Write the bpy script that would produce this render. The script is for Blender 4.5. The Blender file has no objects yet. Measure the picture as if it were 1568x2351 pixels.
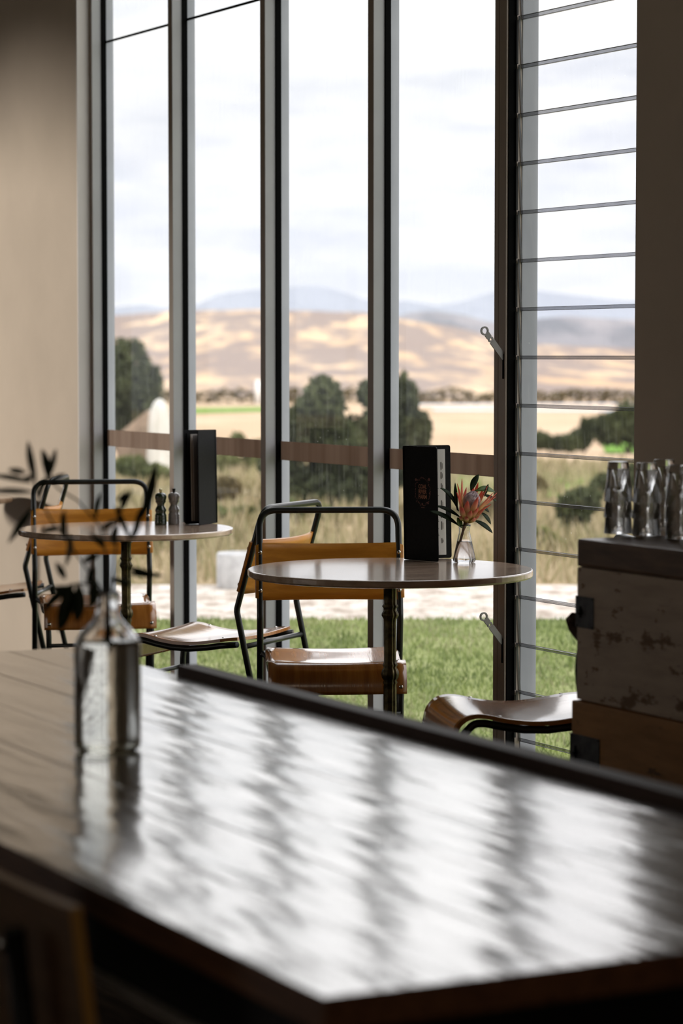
import bpy, bmesh, math, random
from mathutils import Vector, Matrix, noise
random.seed(7)
sc = bpy.context.scene
COL = sc.collection
# ---------------------------------------------------------------- camera
F = 6000.0; CX = 784.0; CY = 1175.5; HOR = 815.0; EYE = 1.35
TH = math.atan((CY-HOR)/F)
cd = bpy.data.cameras.new('camera'); cam = bpy.data.objects.new('camera', cd); COL.objects.link(cam)
cd.sensor_fit = 'VERTICAL'; cd.sensor_height = 36.0; cd.lens = F/2351*36.0
cd.clip_start = .05; cd.clip_end = 30000
cam.location = (0, 0, EYE); cam.rotation_euler = (math.pi/2-TH, 0, 0)
cd.dof.use_dof = True; cd.dof.focus_distance = 7.5; cd.dof.aperture_fstop = 4.2; cd.dof.aperture_blades = 0
sc.camera = cam
# ---------------------------------------------------------------- view
vs = sc.view_settings
vs.view_transform = 'Standard'; vs.look = 'None'; vs.gamma = 1.0; vs.use_curve_mapping = False
vs.exposure = 0.0
# ---------------------------------------------------------------- world: bright broken cloud
sc.cycles.max_bounces = 32; sc.cycles.transmission_bounces = 32; sc.cycles.transparent_max_bounces = 64; sc.cycles.glossy_bounces = 8
wd = bpy.data.worlds.new('sky'); sc.world = wd; wd.use_nodes = True
nt = wd.node_tree; nt.nodes.clear()
def N(t, typ, **kw):
    n = t.nodes.new(typ)
    for k, v in kw.items():
        if k in n.inputs.keys(): n.inputs[k].default_value = v
        else: setattr(n, k, v)
    return n
def ramp(t, fac, stops, interp='LINEAR'):
    r = t.nodes.new('ShaderNodeValToRGB'); r.color_ramp.interpolation = interp
    e = r.color_ramp.elements
    while len(e) < len(stops): e.new(.5)
    for el, (p, c) in zip(e, stops):
        el.position = p; el.color = (*c, 1) if len(c) == 3 else c
    t.links.new(fac, r.inputs[0]); return r.outputs[0]
L = nt.links.new
tc = N(nt, 'ShaderNodeTexCoord'); sp = N(nt, 'ShaderNodeSeparateXYZ'); L(tc.outputs['Generated'], sp.inputs[0])
mp = N(nt, 'ShaderNodeMapping'); mp.inputs['Scale'].default_value = (8, 8, 34); L(tc.outputs['Generated'], mp.inputs[0])
nz = N(nt, 'ShaderNodeTexNoise', Scale=1.3, Detail=6.0, Roughness=.55); L(mp.outputs[0], nz.inputs['Vector'])
cl = ramp(nt, nz.outputs[0], [(.38, (.60, .64, .76)), (.52, (.93, .94, .98)), (.64, (1.05, 1.04, 1.02))])
gr = ramp(nt, sp.outputs[2], [(0, (.80, .82, .86)), (.03, (.87, .88, .91)), (.07, (.97, .97, .98)), (.12, (1.08, 1.08, 1.08)), (.15, (1.45, 1.43, 1.42)), (.20, (2.05, 2.0, 1.98)), (.28, (2.75, 2.66, 2.62)), (.6, (2.9, 2.88, 2.9)), (1, (2.3, 2.35, 2.5))])
cf = ramp(nt, sp.outputs[2], [(0, (.35,)*3), (.04, (1,)*3), (.1, (.75,)*3), (.16, (.15,)*3)])
mx = N(nt, 'ShaderNodeMix', data_type='RGBA', blend_type='MULTIPLY'); L(cf, mx.inputs[0]); L(gr, mx.inputs[6]); L(cl, mx.inputs[7])
bg = N(nt, 'ShaderNodeBackground', Strength=1.0); L(mx.outputs[2], bg.inputs[0])
ow = N(nt, 'ShaderNodeOutputWorld'); L(bg.outputs[0], ow.inputs[0])
# ---------------------------------------------------------------- window-line frame of reference
DW = Vector((-3124.0, 6011.0)); DW.normalize()          # runs away to the left along the glazing
EX = Vector((-DW.x, -DW.y, 0)); EY = Vector((DW.y, -DW.x, 0))   # local x (towards camera-right), local y (outwards)
ROT = math.atan2(EX.y, EX.x)
P0 = Vector(((1183-CX)/6011*7.75, 7.75, 0))
def ray(u, v):
    c, s = math.cos(TH), math.sin(TH); a = v-CY
    return Vector((u-CX, F*c-a*s, -F*s-a*c))
def atz(u, v, z):
    r = ray(u, v); k = (z-EYE)/r.z; return Vector((0, 0, EYE))+r*k
def atd(u, v, d):
    r = ray(u, v); return Vector((0, 0, EYE))+r*(d/r.y)
def S(u, q=0.0, v=HOR):            # local x on the line y=q for a picture column
    r = ray(u, v)
    A = P0+EY*q
    # A + s*EX = k*(r.x, r.y)
    det = EX.x*(-r.y)-EX.y*(-r.x)
    return ((-A.x)*(-r.y)-(-A.y)*(-r.x))/det
def Zw(u, v, q=0.0):               # height on that line
    r = ray(u, v); s = S(u, q, v); p = P0+EY*q+EX*s
    return EYE+r.z*(p.y/r.y)
def WP(s, q, z=0.0): return P0+EX*s+EY*q+Vector((0, 0, z))
# ---------------------------------------------------------------- lamps
def sunlamp(name, direction, e, ang, col=(1, 1, 1)):
    l = bpy.data.lights.new(name, 'SUN'); l.energy = e; l.angle = ang; l.color = col
    o = bpy.data.objects.new(name, l); COL.objects.link(o)
    o.rotation_euler = Vector(direction).to_track_quat('-Z', 'Y').to_euler(); o.location = (0, 20, 30); return o
sunlamp('sun', (DW.x*.9-.1, DW.y*.9+.1, -.75), 2.0, .05, (1, .96, .90))
sl = bpy.data.lights.new('wall_fill_spot', 'SPOT'); sl.energy = 1550; sl.spot_size = math.radians(25); sl.spot_blend = .16  # added spot with no visible fitting, brightens the left wall
sl.shadow_soft_size = .38; sl.color = (1, .91, .80)
so = bpy.data.objects.new('wall_fill_spot', sl); COL.objects.link(so)
so.location = WP(-6.2, -6.6, 1.9)
so.rotation_euler = (WP(-4.0, 0, .97)-so.location).to_track_quat('-Z', 'Y').to_euler()
al = bpy.data.lights.new('room_fill', 'AREA'); al.shape = 'RECTANGLE'; al.size = 3.0; al.size_y = 2.2; al.energy = 20; al.color = (1, .93, .85)  # added fill for the whole room; the back wall has no doorway
ao = bpy.data.objects.new('room_fill', al); COL.objects.link(ao)
ao.location = WP(-1.0, -7.6, 1.3); ao.rotation_euler = (WP(-1, 0, 1.0)-ao.location).to_track_quat('-Z', 'Y').to_euler()

nl = bpy.data.lights.new('near_end_fill', 'AREA'); nl.shape = 'RECTANGLE'; nl.size = 2.0; nl.size_y = 1.0; nl.energy = 13; nl.color = (1, .84, .66)  # unseen warm fill added behind the camera for the near edges
no = bpy.data.objects.new('near_end_fill', nl); COL.objects.link(no)
no.location = WP(8.6, -5.2, 1.5); no.rotation_euler = (WP(4, -3.4, .8)-no.location).to_track_quat('-Z', 'Y').to_euler()

# ================================================================ materials
def mat(name, base=(.5, .5, .5), rough=.5, metal=0., spec=.5, coat=0., coat_r=.1, trans=0., ior=1.5):
    m = bpy.data.materials.new(name); m.use_nodes = True
    b = m.node_tree.nodes['Principled BSDF']
    b.inputs['Base Color'].default_value = (*base, 1); b.inputs['Roughness'].default_value = rough
    b.inputs['Metallic'].default_value = metal; b.inputs['Specular IOR Level'].default_value = spec
    b.inputs['Coat Weight'].default_value = coat; b.inputs['Coat Roughness'].default_value = coat_r
    b.inputs['Transmission Weight'].default_value = trans; b.inputs['IOR'].default_value = ior
    return m
def bsdf(m): return m.node_tree.nodes['Principled BSDF']
def noisy(m, c1, c2, scale=(1, 1, 1), ns=5., det=5., lo=.35, hi=.65, bump=0., bdist=.002, rough=None, coord='Object', c3=None):
    t = m.node_tree; b = bsdf(m)
    tc = N(t, 'ShaderNodeTexCoord'); mp = N(t, 'ShaderNodeMapping'); mp.inputs['Scale'].default_value = scale
    if coord == 'Position':
        g = N(t, 'ShaderNodeNewGeometry'); t.links.new(g.outputs['Position'], mp.inputs[0])
    else: t.links.new(tc.outputs[coord], mp.inputs[0])
    n = N(t, 'ShaderNodeTexNoise', Scale=ns, Detail=det, Roughness=.6); t.links.new(mp.outputs[0], n.inputs['Vector'])
    st = [(lo, c1), (hi, c2)] if c3 is None else [(lo, c1), ((lo+hi)/2, c2), (hi, c3)]
    t.links.new(ramp(t, n.outputs[0], st), b.inputs['Base Color'])
    if rough:
        mr = N(t, 'ShaderNodeMapRange'); mr.inputs[3].default_value = rough[0]; mr.inputs[4].default_value = rough[1]
        t.links.new(n.outputs[0], mr.inputs[0]); t.links.new(mr.outputs[0], b.inputs['Roughness'])
    if bump:
        bm_ = N(t, 'ShaderNodeBump', Strength=bump, Distance=bdist); t.links.new(n.outputs[0], bm_.inputs['Height'])
        t.links.new(bm_.outputs[0], b.inputs['Normal'])
        if b.inputs['Coat Weight'].default_value > 0: t.links.new(bm_.outputs[0], b.inputs['Coat Normal'])
    return m
M = {}
M['wall'] = noisy(mat('wall_paint', rough=.85), (.52, .45, .375), (.60, .52, .435), ns=1.2, det=8, bump=.08, bdist=.004)
M['ceil'] = mat('ceiling_paint', (.35, .31, .27), .9)
M['floor'] = noisy(mat('floor_boards', rough=1, spec=0), (.012, .009, .007), (.035, .025, .018), scale=(1, 9, 1), ns=2.5, bump=.2)
M['alu'] = noisy(mat('grey_frame_paint', rough=.45), (.35, .35, .36), (.40, .40, .41), ns=3)
M['aluout'] = noisy(mat('outer_frame_paint', rough=.5, spec=.3), (.25, .26, .29), (.29, .30, .33), ns=3)
M['aluin'] = noisy(mat('bronze_frame_paint', rough=.45), (.30, .25, .21), (.35, .295, .25), ns=3)
M['gasket'] = mat('black_rubber', (.003, .003, .003), .8, spec=.05)
M['white'] = noisy(mat('reveal_paint', rough=.6), (.60, .56, .54), (.66, .62, .60), ns=2)
M['steel'] = noisy(mat('dark_grey_tube_enamel', rough=.3, spec=.5), (.010, .012, .011), (.02, .023, .02), ns=14)
M['black'] = mat('black_steel', (.006, .006, .006), .5, spec=.2)
M['chrome'] = mat('screw_steel', (.62, .60, .57), .22, metal=1)
M['ply'] = noisy(mat('honey_plywood', rough=.40, spec=.3, coat=.2, coat_r=.2), (.54, .20, .018), (.72, .30, .034), scale=(1.2, 14, 14), ns=3.2, bump=.10, bdist=.002)
M['plyseat'] = noisy(mat('varnished_seat_ply', rough=.26, coat=1.0, coat_r=.10), (.34, .115, .018), (.52, .20, .035), scale=(20, 1.2, 2), ns=3.0, bump=.14, bdist=.002)
M['oak'] = noisy(mat('pale_table_timber', rough=.22, coat=.8, coat_r=.12), (.36, .24, .16), (.66, .49, .36), scale=(1.2, 7, 9), ns=2.6, bump=.08, bdist=.002)
M['iron'] = noisy(mat('aged_brassy_iron', rough=.38, metal=.7), (.03, .024, .010), (.15, .115, .05), ns=30, bump=.3, bdist=.002)
M['menu'] = noisy(mat('black_leatherette', rough=.6, spec=.12), (.006, .006, .007), (.010, .010, .011), ns=120, bump=.2, bdist=.0005)
M['paper'] = mat('menu_paper', (.62, .60, .58), .7)
M['ink'] = mat('printed_ink', (.04, .035, .03), .7)
M['foil'] = mat('copper_foil', (.34, .15, .085), .45, metal=.3)
M['foil2'] = mat('dull_red_foil', (.15, .05, .038), .55)
M['greymill'] = mat('grey_mill_lacquer', (.22, .20, .19), .16, coat=.6)
M['greenmill'] = mat('green_mill_lacquer', (.012, .022, .009), .14, coat=.6)
M['zinc'] = mat('handle_grey_zinc', (.20, .19, .185), .4, metal=.3)
M['brass'] = mat('brass_knob', (.5, .45, .25), .25, metal=1)
def glassmat(name, col=(1, 1, 1), ior=1.5, rough=0.):
    m = bpy.data.materials.new(name); m.use_nodes = True; t = m.node_tree; t.nodes.clear()
    g = N(t, 'ShaderNodeBsdfGlass', IOR=ior, Roughness=rough); g.inputs['Color'].default_value = (*col, 1)
    o = N(t, 'ShaderNodeOutputMaterial'); t.links.new(g.outputs[0], o.inputs[0]); return m
M['glass'] = glassmat('clear_glass', (.99, .99, .99))
M['water'] = glassmat('water', (.99, .99, .99), 1.33)
def tumblermat():
    m = glassmat('tumbler_glass', (.99, .99, .99), 1.42); t = m.node_tree
    g = [n for n in t.nodes if n.type == 'BSDF_GLASS'][0]; o = [n for n in t.nodes if n.type == 'OUTPUT_MATERIAL'][0]
    tr = N(t, 'ShaderNodeBsdfTransparent'); a = N(t, 'ShaderNodeMixShader'); a.inputs[0].default_value = .05
    t.links.new(g.outputs[0], a.inputs[1]); t.links.new(tr.outputs[0], a.inputs[2]); t.links.new(a.outputs[0], o.inputs[0]); return m
def panemat(name, tint=(.97, .98, .98), dirt=.035, refl=.6):
    m = bpy.data.materials.new(name); m.use_nodes = True; t = m.node_tree; t.nodes.clear(); K = t.links.new
    tr = N(t, 'ShaderNodeBsdfTransparent'); tr.inputs[0].default_value = (*tint, 1)
    gl = N(t, 'ShaderNodeBsdfGlossy', Roughness=.02)
    fr = N(t, 'ShaderNodeFresnel', IOR=1.3); ml = N(t, 'ShaderNodeMath', operation='MULTIPLY'); K(fr.outputs[0], ml.inputs[0]); ml.inputs[1].default_value = refl
    a = N(t, 'ShaderNodeMixShader'); K(ml.outputs[0], a.inputs[0]); K(tr.outputs[0], a.inputs[1]); K(gl.outputs[0], a.inputs[2])
    tl = N(t, 'ShaderNodeBsdfTranslucent'); tl.inputs[0].default_value = (.9, .9, .88, 1)
    tc = N(t, 'ShaderNodeTexCoord'); mp = N(t, 'ShaderNodeMapping'); mp.inputs['Scale'].default_value = (26, 1, 3.2); K(tc.outputs['Object'], mp.inputs[0])
    n1 = N(t, 'ShaderNodeTexNoise', Scale=2.2, Detail=4.0); K(mp.outputs[0], n1.inputs['Vector'])
    streak = ramp(t, n1.outputs[0], [(.50, (0, 0, 0)), (.80, (1, 1, 1))])
    n2 = N(t, 'ShaderNodeTexVoronoi', Scale=38.0); K(tc.outputs['Object'], n2.inputs['Vector'])
    spot = ramp(t, n2.outputs['Distance'], [(.035, (1, 1, 1)), (.075, (0, 0, 0))])
    n3 = N(t, 'ShaderNodeTexNoise', Scale=2.6, Detail=2.0); K(tc.outputs['Object'], n3.inputs['Vector'])
    msk = ramp(t, n3.outputs[0], [(.48, (0, 0, 0)), (.66, (1, 1, 1))])
    s1 = N(t, 'ShaderNodeMath', operation='MULTIPLY'); K(spot, s1.inputs[0]); K(msk, s1.inputs[1])
    s2 = N(t, 'ShaderNodeMath', operation='MULTIPLY'); K(s1.outputs[0], s2.inputs[0]); s2.inputs[1].default_value = .40
    s3 = N(t, 'ShaderNodeMath', operation='MULTIPLY'); K(streak, s3.inputs[0]); s3.inputs[1].default_value = dirt
    ad = N(t, 'ShaderNodeMath', operation='ADD', use_clamp=True); K(s2.outputs[0], ad.inputs[0]); K(s3.outputs[0], ad.inputs[1])
    ad2 = N(t, 'ShaderNodeMath', operation='ADD', use_clamp=True); K(ad.outputs[0], ad2.inputs[0]); ad2.inputs[1].default_value = .012
    b = N(t, 'ShaderNodeMixShader'); K(ad2.outputs[0], b.inputs[0]); K(a.outputs[0], b.inputs[1]); K(tl.outputs[0], b.inputs[2])
    o = N(t, 'ShaderNodeOutputMaterial'); K(b.outputs[0], o.inputs[0]); return m
def lapmat():
    m = bpy.data.materials.new('overlapping_glass_edge'); m.use_nodes = True; t = m.node_tree; t.nodes.clear()
    tr = N(t, 'ShaderNodeBsdfTransparent'); tr.inputs[0].default_value = (.62, .62, .63, 1); gl = N(t, 'ShaderNodeBsdfGlossy', Roughness=.15)
    a = N(t, 'ShaderNodeMixShader'); a.inputs[0].default_value = .08; t.links.new(tr.outputs[0], a.inputs[1]); t.links.new(gl.outputs[0], a.inputs[2])
    o = N(t, 'ShaderNodeOutputMaterial'); t.links.new(a.outputs[0], o.inputs[0]); return m
M['pane'] = panemat('window_pane_glass')
M['blade'] = panemat('louvre_blade_glass', (.97, .975, .98), .03, .4)
M['bladeedge'] = mat('louvre_cut_edge', (.03, .03, .032), .3)
M['lap'] = lapmat()
def bandmat():
    m = bpy.data.materials.new('brown_translucent_film'); m.use_nodes = True; t = m.node_tree; t.nodes.clear(); K = t.links.new
    tl = N(t, 'ShaderNodeBsdfTranslucent'); df = N(t, 'ShaderNodeBsdfDiffuse')
    tc = N(t, 'ShaderNodeTexCoord'); mp = N(t, 'ShaderNodeMapping'); mp.inputs['Scale'].default_value = (14, 1, .4); K(tc.outputs['Object'], mp.inputs[0])
    n = N(t, 'ShaderNodeTexNoise', Scale=1.5, Detail=3.0); K(mp.outputs[0], n.inputs['Vector'])
    c = ramp(t, n.outputs[0], [(.35, (.36, .28, .235)), (.65, (.44, .355, .305))]); K(c, tl.inputs[0]); K(c, df.inputs[0])
    a = N(t, 'ShaderNodeMixShader'); a.inputs[0].default_value = .45; K(tl.outputs[0], a.inputs[1]); K(df.outputs[0], a.inputs[2])
    o = N(t, 'ShaderNodeOutputMaterial'); K(a.outputs[0], o.inputs[0]); return m
M['band'] = bandmat()
# big table: dark boards running along local x
def bigtable():
    m = mat('dark_varnished_boards', rough=.25, spec=.8, coat=1.0, coat_r=.12); t = m.node_tree; K = t.links.new; b = bsdf(m)
    tc = N(t, 'ShaderNodeTexCoord')
    mp = N(t, 'ShaderNodeMapping'); mp.inputs['Scale'].default_value = (1.6, 22, 1); K(tc.outputs['Object'], mp.inputs[0])
    n = N(t, 'ShaderNodeTexNoise', Scale=2.2, Detail=6.0, Roughness=.6); K(mp.outputs[0], n.inputs['Vector'])
    K(ramp(t, n.outputs[0], [(.35, (.014, .008, .005)), (.65, (.040, .022, .014))]), b.inputs['Base Color'])
    mp2 = N(t, 'ShaderNodeMapping'); mp2.inputs['Scale'].default_value = (1.3, 8, 1); K(tc.outputs['Object'], mp2.inputs[0])
    n2 = N(t, 'ShaderNodeTexNoise', Scale=1.7, Detail=2.5, Roughness=.5); K(mp2.outputs[0], n2.inputs['Vector'])
    mp3 = N(t, 'ShaderNodeMapping'); mp3.inputs['Scale'].default_value = (3.0, 17, 1); mp3.inputs['Rotation'].default_value = (0, 0, .12); K(tc.outputs['Object'], mp3.inputs[0])
    n3 = N(t, 'ShaderNodeTexNoise', Scale=1.6, Detail=2.0, Roughness=.5, Distortion=.6); K(mp3.outputs[0], n3.inputs['Vector'])
    bm0 = N(t, 'ShaderNodeBump', Strength=.16, Distance=.006); K(n3.outputs[0], bm0.inputs['Height'])
    bm1 = N(t, 'ShaderNodeBump', Strength=.36, Distance=.012); K(n2.outputs[0], bm1.inputs['Height']); K(bm0.outputs[0], bm1.inputs['Normal'])
    bm2 = N(t, 'ShaderNodeBump', Strength=.10, Distance=.0010); K(n.outputs[0], bm2.inputs['Height']); K(bm1.outputs[0], bm2.inputs['Normal'])
    K(bm2.outputs[0], b.inputs['Normal']); K(bm2.outputs[0], b.inputs['Coat Normal'])
    mr = N(t, 'ShaderNodeMapRange'); mr.inputs[3].default_value = .12; mr.inputs[4].default_value = .30; K(n.outputs[0], mr.inputs[0]); K(mr.outputs[0], b.inputs['Roughness'])
    return m
M['big'] = bigtable()
M['bigedge'] = noisy(mat('dark_timber_edge', rough=.5), (.09, .035, .014), (.18, .075, .03), scale=(2, 20, 20), ns=3)
M['rail'] = noisy(mat('brown_rail_timber', rough=.6, spec=.25), (.060, .035, .028), (.085, .052, .042), scale=(2, 20, 20), ns=3)

# ================================================================ mesh helpers
def mb(): return bmesh.new()
def box(bm, lo, hi, bev=0., mi=0):
    x0, y0, z0 = lo; x1, y1, z1 = hi
    v = [bm.verts.new(p) for p in [(x0,y0,z0),(x1,y0,z0),(x1,y1,z0),(x0,y1,z0),(x0,y0,z1),(x1,y0,z1),(x1,y1,z1),(x0,y1,z1)]]
    fs = [bm.faces.new([v[i] for i in f]) for f in [(3,2,1,0),(4,5,6,7),(0,1,5,4),(1,2,6,5),(2,3,7,6),(3,0,4,7)]]
    for f in fs: f.material_index = mi
    if bev:
        es = {e for f in fs for e in f.edges}
        r = bmesh.ops.bevel(bm, geom=list(es), offset=bev, segments=2, affect='EDGES', profile=.7)
        for f in r['faces']: f.material_index = mi
    return v
def lathe(bm, prof, seg=40, c=(0, 0, 0), flute=None, mi=0):
    rings = []
    for r, z in prof:
        ring = []
        for i in range(seg):
            a = 2*math.pi*i/seg; rr = r
            if flute and flute[0] <= z <= flute[1]: rr = r*(1-.13*(.5+.5*math.cos(a*flute[2])))
            ring.append(bm.verts.new((c[0]+rr*math.cos(a), c[1]+rr*math.sin(a), c[2]+z)))
        rings.append(ring)
    for A, B in zip(rings, rings[1:]):
        for i in range(seg):
            f = bm.faces.new((A[i], A[(i+1) % seg], B[(i+1) % seg], B[i])); f.smooth = True; f.material_index = mi
    return rings
def cap(bm, ring, flip=False):
    bm.faces.new(list(reversed(ring)) if flip else ring)
def tube(bm, pts, r, seg=10, smooth=True, caps=True):
    pts = [Vector(p) for p in pts]; n = len(pts)
    rad = r if isinstance(r, (list, tuple)) else [r]*n
    tg = [(pts[min(i+1, n-1)]-pts[max(i-1, 0)]).normalized() for i in range(n)]
    up = Vector((0, 0, 1)) if abs(tg[0].z) < .9 else Vector((1, 0, 0))
    nrm = (up-tg[0]*up.dot(tg[0])).normalized(); rings = []
    for i in range(n):
        nrm = (nrm-tg[i]*nrm.dot(tg[i])).normalized(); bn = tg[i].cross(nrm)
        rings.append([bm.verts.new(pts[i]+(nrm*math.cos(2*math.pi*k/seg)+bn*math.sin(2*math.pi*k/seg))*rad[i]) for k in range(seg)])
    for A, B in zip(rings, rings[1:]):
        for i in range(seg):
            f = bm.faces.new((A[i], A[(i+1) % seg], B[(i+1) % seg], B[i])); f.smooth = smooth
    if caps: cap(bm, rings[0], True); cap(bm, rings[-1])
def fillet(pts, rs, n=7):
    pts = [Vector(p) for p in pts]; out = [pts[0]]
    for i in range(1, len(pts)-1):
        r = rs[i-1] if isinstance(rs, (list, tuple)) else rs
        a = (pts[i-1]-pts[i]).normalized(); b = (pts[i+1]-pts[i]).normalized()
        ang = a.angle(b)
        d = min(r/max(math.tan(ang/2), 1e-3), .48*(pts[i-1]-pts[i]).length, .48*(pts[i+1]-pts[i]).length)
        p, q = pts[i]+a*d, pts[i]+b*d
        for k in range(n+1):
            u = k/n; out.append(p*(1-u)**2+pts[i]*2*u*(1-u)+q*u*u)
    out.append(pts[-1]); return out
def sheet(bm, grid, th, smooth=True):
    """grid[i][j] of Vectors thickened by th downwards along the normals"""
    ni, nj = len(grid), len(grid[0])
    def nr(i, j):
        a = grid[min(i+1, ni-1)][j]-grid[max(i-1, 0)][j]; b = grid[i][min(j+1, nj-1)]-grid[i][max(j-1, 0)]
        return a.cross(b).normalized()
    T = [[bm.verts.new(grid[i][j]) for j in range(nj)] for i in range(ni)]
    B = [[bm.verts.new(grid[i][j]-nr(i, j)*th) for j in range(nj)] for i in range(ni)]
    for i in range(ni-1):
        for j in range(nj-1):
            f = bm.faces.new((T[i][j], T[i+1][j], T[i+1][j+1], T[i][j+1])); f.smooth = smooth
            f = bm.faces.new((B[i][j], B[i][j+1], B[i+1][j+1], B[i+1][j])); f.smooth = smooth
    for i in range(ni-1):
        bm.faces.new((T[i][0], B[i][0], B[i+1][0], T[i+1][0])); bm.faces.new((T[i][-1], T[i+1][-1], B[i+1][-1], B[i][-1]))
    for j in range(nj-1):
        bm.faces.new((T[0][j], T[0][j+1], B[0][j+1], B[0][j])); bm.faces.new((T[-1][j], B[-1][j], B[-1][j+1], T[-1][j+1]))
def obj(name, bm, m, parent=None, loc=None, rot=None, recalc=True, kind=None):
    if recalc: bmesh.ops.recalc_face_normals(bm, faces=bm.faces[:])
    me = bpy.data.meshes.new(name); bm.to_mesh(me); bm.free()
    for x in (m if isinstance(m, (list, tuple)) else [m]): me.materials.append(x)
    o = bpy.data.objects.new(name, me); COL.objects.link(o)
    if parent is not None: o.parent = parent
    if loc is not None: o.location = loc
    if rot is not None: o.rotation_euler = (0, 0, rot)
    if kind: o['kind'] = kind
    return o
def tag(o, label, cat, group=None, kind=None):
    o['label'] = label; o['category'] = cat
    if group: o['group'] = group
    if kind: o['kind'] = kind
    return o
def empty(name, loc=(0, 0, 0), rot=0., kind=None):
    o = bpy.data.objects.new(name, None); o.empty_display_size = .05; COL.objects.link(o)
    o.location = loc; o.rotation_euler = (0, 0, rot)
    if kind: o['kind'] = kind
    return o
def dup(root, loc, rz):
    r = root.copy(); COL.objects.link(r); r.location = loc; r.rotation_euler = (0, 0, rz)
    for ch in list(root.children):
        c = ch.copy(); COL.objects.link(c); c.parent = r
        for g in list(ch.children):
            d = g.copy(); COL.objects.link(d); d.parent = c
    return r

# ================================================================ the room
ZC = 4.4
def wbox(name, s0, s1, q0, q1, z0, z1, m, parent=None, kind='structure', bev=0.):
    b = mb(); box(b, (s0, q0, z0), (s1, q1, z1), bev)
    return obj(name, b, m, parent, None if parent else P0, None if parent else ROT, kind=kind if parent is None else None)
s_lw = S(178, -.055); s_rw = S(1457, -.055)
wbox('floor', -9, 9, -8.2, .12, -.1, 0, M['floor'])
wbox('ceiling', -9, 9, -8.2, .2, ZC, ZC+.1, M['ceil'])
wbox('wall_left', -9, s_lw, -.055, .06, 0, ZC, M['wall'])
wbox('wall_right', s_rw, 9, -.055, .14, 0, ZC, M['wall'])
wbox('wall_back', -9, 9, -8.2, -8.1, 0, ZC, M['wall'])
m = mb()
for (q0, q1, z0, z1) in ((-8.2, -5.2, 0, ZC), (-1.9, .06, 0, ZC), (-5.2, -1.9, 0, .55), (-5.2, -1.9, 2.0, ZC)): box(m, (-9.1, q0, z0), (-9, q1, z1))
obj('wall_far', m, M['wall'], None, P0, ROT, kind='structure')
w6 = empty('window_6', P0, ROT, 'structure')
m = mb()
for q in (-5.2, -4.1, -3.0, -1.95): box(m, (-9.08, q, .55), (-9.02, q+.05, 2.0))
box(m, (-9.08, -5.2, .55), (-9.02, -1.9, .60)); box(m, (-9.08, -5.2, 1.95), (-9.02, -1.9, 2.0)); obj('window_frame', m, M['aluin'], w6)
m = mb(); vq = [m.verts.new(p) for p in ((-9.05, -5.2, .58), (-9.05, -1.9, .58), (-9.05, -1.9, 1.97), (-9.05, -5.2, 1.97))]; m.faces.new(vq); obj('window_pane', m, M['pane'], w6, recalc=False)
wbox('wall_near', 9, 9.1, -8.2, .14, 0, ZC, M['wall'])
wbox('trim_1', s_lw, s_lw+.012, -.055, .05, 0, ZC, M['white'])
wbox('trim_2', s_lw, s_rw, .0, .12, ZC-.15, ZC, M['aluin'])

# ---- fixed panes: mullion, pane, brown film band, glass joint
mull = [S(u) for u in (206, 388, 598, 844, 1134)]
zb1 = Zw(1000, 1035, .061); 
zt_band = Zw(650, 1013, .061); zb_band = Zw(650, 1056, .061); z_joint = Zw(242, 97, .061)
QI, QG, QE = .041, .061, .095
for k in range(4):
    w = empty('window_%d' % (k+1), P0, ROT, 'structure')
    a, b_ = mull[k], mull[k+1]
    m = mb(); box(m, (a, 0, 0), (a+.04, QI, ZC), .002)
    # interior nose: face is bronze, flank is grey
    for f in m.faces:
        if f.normal.y < -.9 or f.normal.x < -.9: f.material_index = 1
    m.normal_update()
    for f in m.faces: f.material_index = 1 if f.normal.y < -.6 else 0
    obj('mullion', m, [M['alu'], M['aluin']], w)
    m = mb(); box(m, (a-.004, QI, 0), (a+.046, QG, ZC)); obj('rubber_gasket', m, M['gasket'], w)
    m = mb(); box(m, (a, QG+.002, 0), (a+.04, QE, ZC), .002); obj('outer_cap', m, M['aluout'], w)
    m = mb(); x0, x1 = a+.038, b_+.002
    v = [m.verts.new(p) for p in ((x0, QG, .05), (x1, QG, .05), (x1, QG, ZC-.05), (x0, QG, ZC-.05))]; m.faces.new(v)
    obj('window_pane', m, M['pane'], w, recalc=False)
    m = mb(); box(m, (a+.046, QG-.003, zb_band), (b_-.004, QG-.0015, zt_band)); obj('privacy_band', m, M['band'], w)
    m = mb(); box(m, (a+.04, QG-.002, z_joint-.004), (b_, QG+.004, z_joint+.004)); obj('glass_joint', m, M['gasket'], w)
    m = mb(); box(m, (a+.04, .0, 0), (b_, QE, .06), .002); obj('bottom_rail', m, M['alu'], w)
    m = mb(); box(m, (a+.04, .0, ZC-.06), (b_, QE, ZC), .002); obj('top_rail', m, M['alu'], w)
# ---- louvre window
w5 = empty('window_5', P0, ROT, 'structure')
a = mull[4]; gw = .074
for k, (x0, x1) in enumerate(((0, .024), (.026, .049), (.051, gw))):
    m = mb(); box(m, (a+x0, 0 if k < 2 else -.004, 0), (a+x1, .05, ZC), .0015); obj('mullion', m, M['aluin'], w5)
m = mb(); box(m, (a+gw, .002, 0), (a+gw+.004, .030, ZC)); box(m, (a+.02, .05, 0), (a+gw, .06, ZC)); obj('louvre_channel', m, M['gasket'], w5)
m = mb(); box(m, (a+.03, .050, 0), (a+gw+.003, .105, ZC), .002); obj('outer_cap', m, M['aluout'], w5)
m = mb(); box(m, (s_rw+.03, .002, 0), (s_rw+.06, .10, ZC)); obj('louvre_channel', m, M['gasket'], w5)
z0b = Zw(1183, 821, .034); pitch = (Zw(1183, 266, .034)-z0b)/5
i0 = -int((z0b-.06)/pitch); zz = z0b+i0*pitch
lv0, lv1 = a+gw+.004, s_rw+.04
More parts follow.
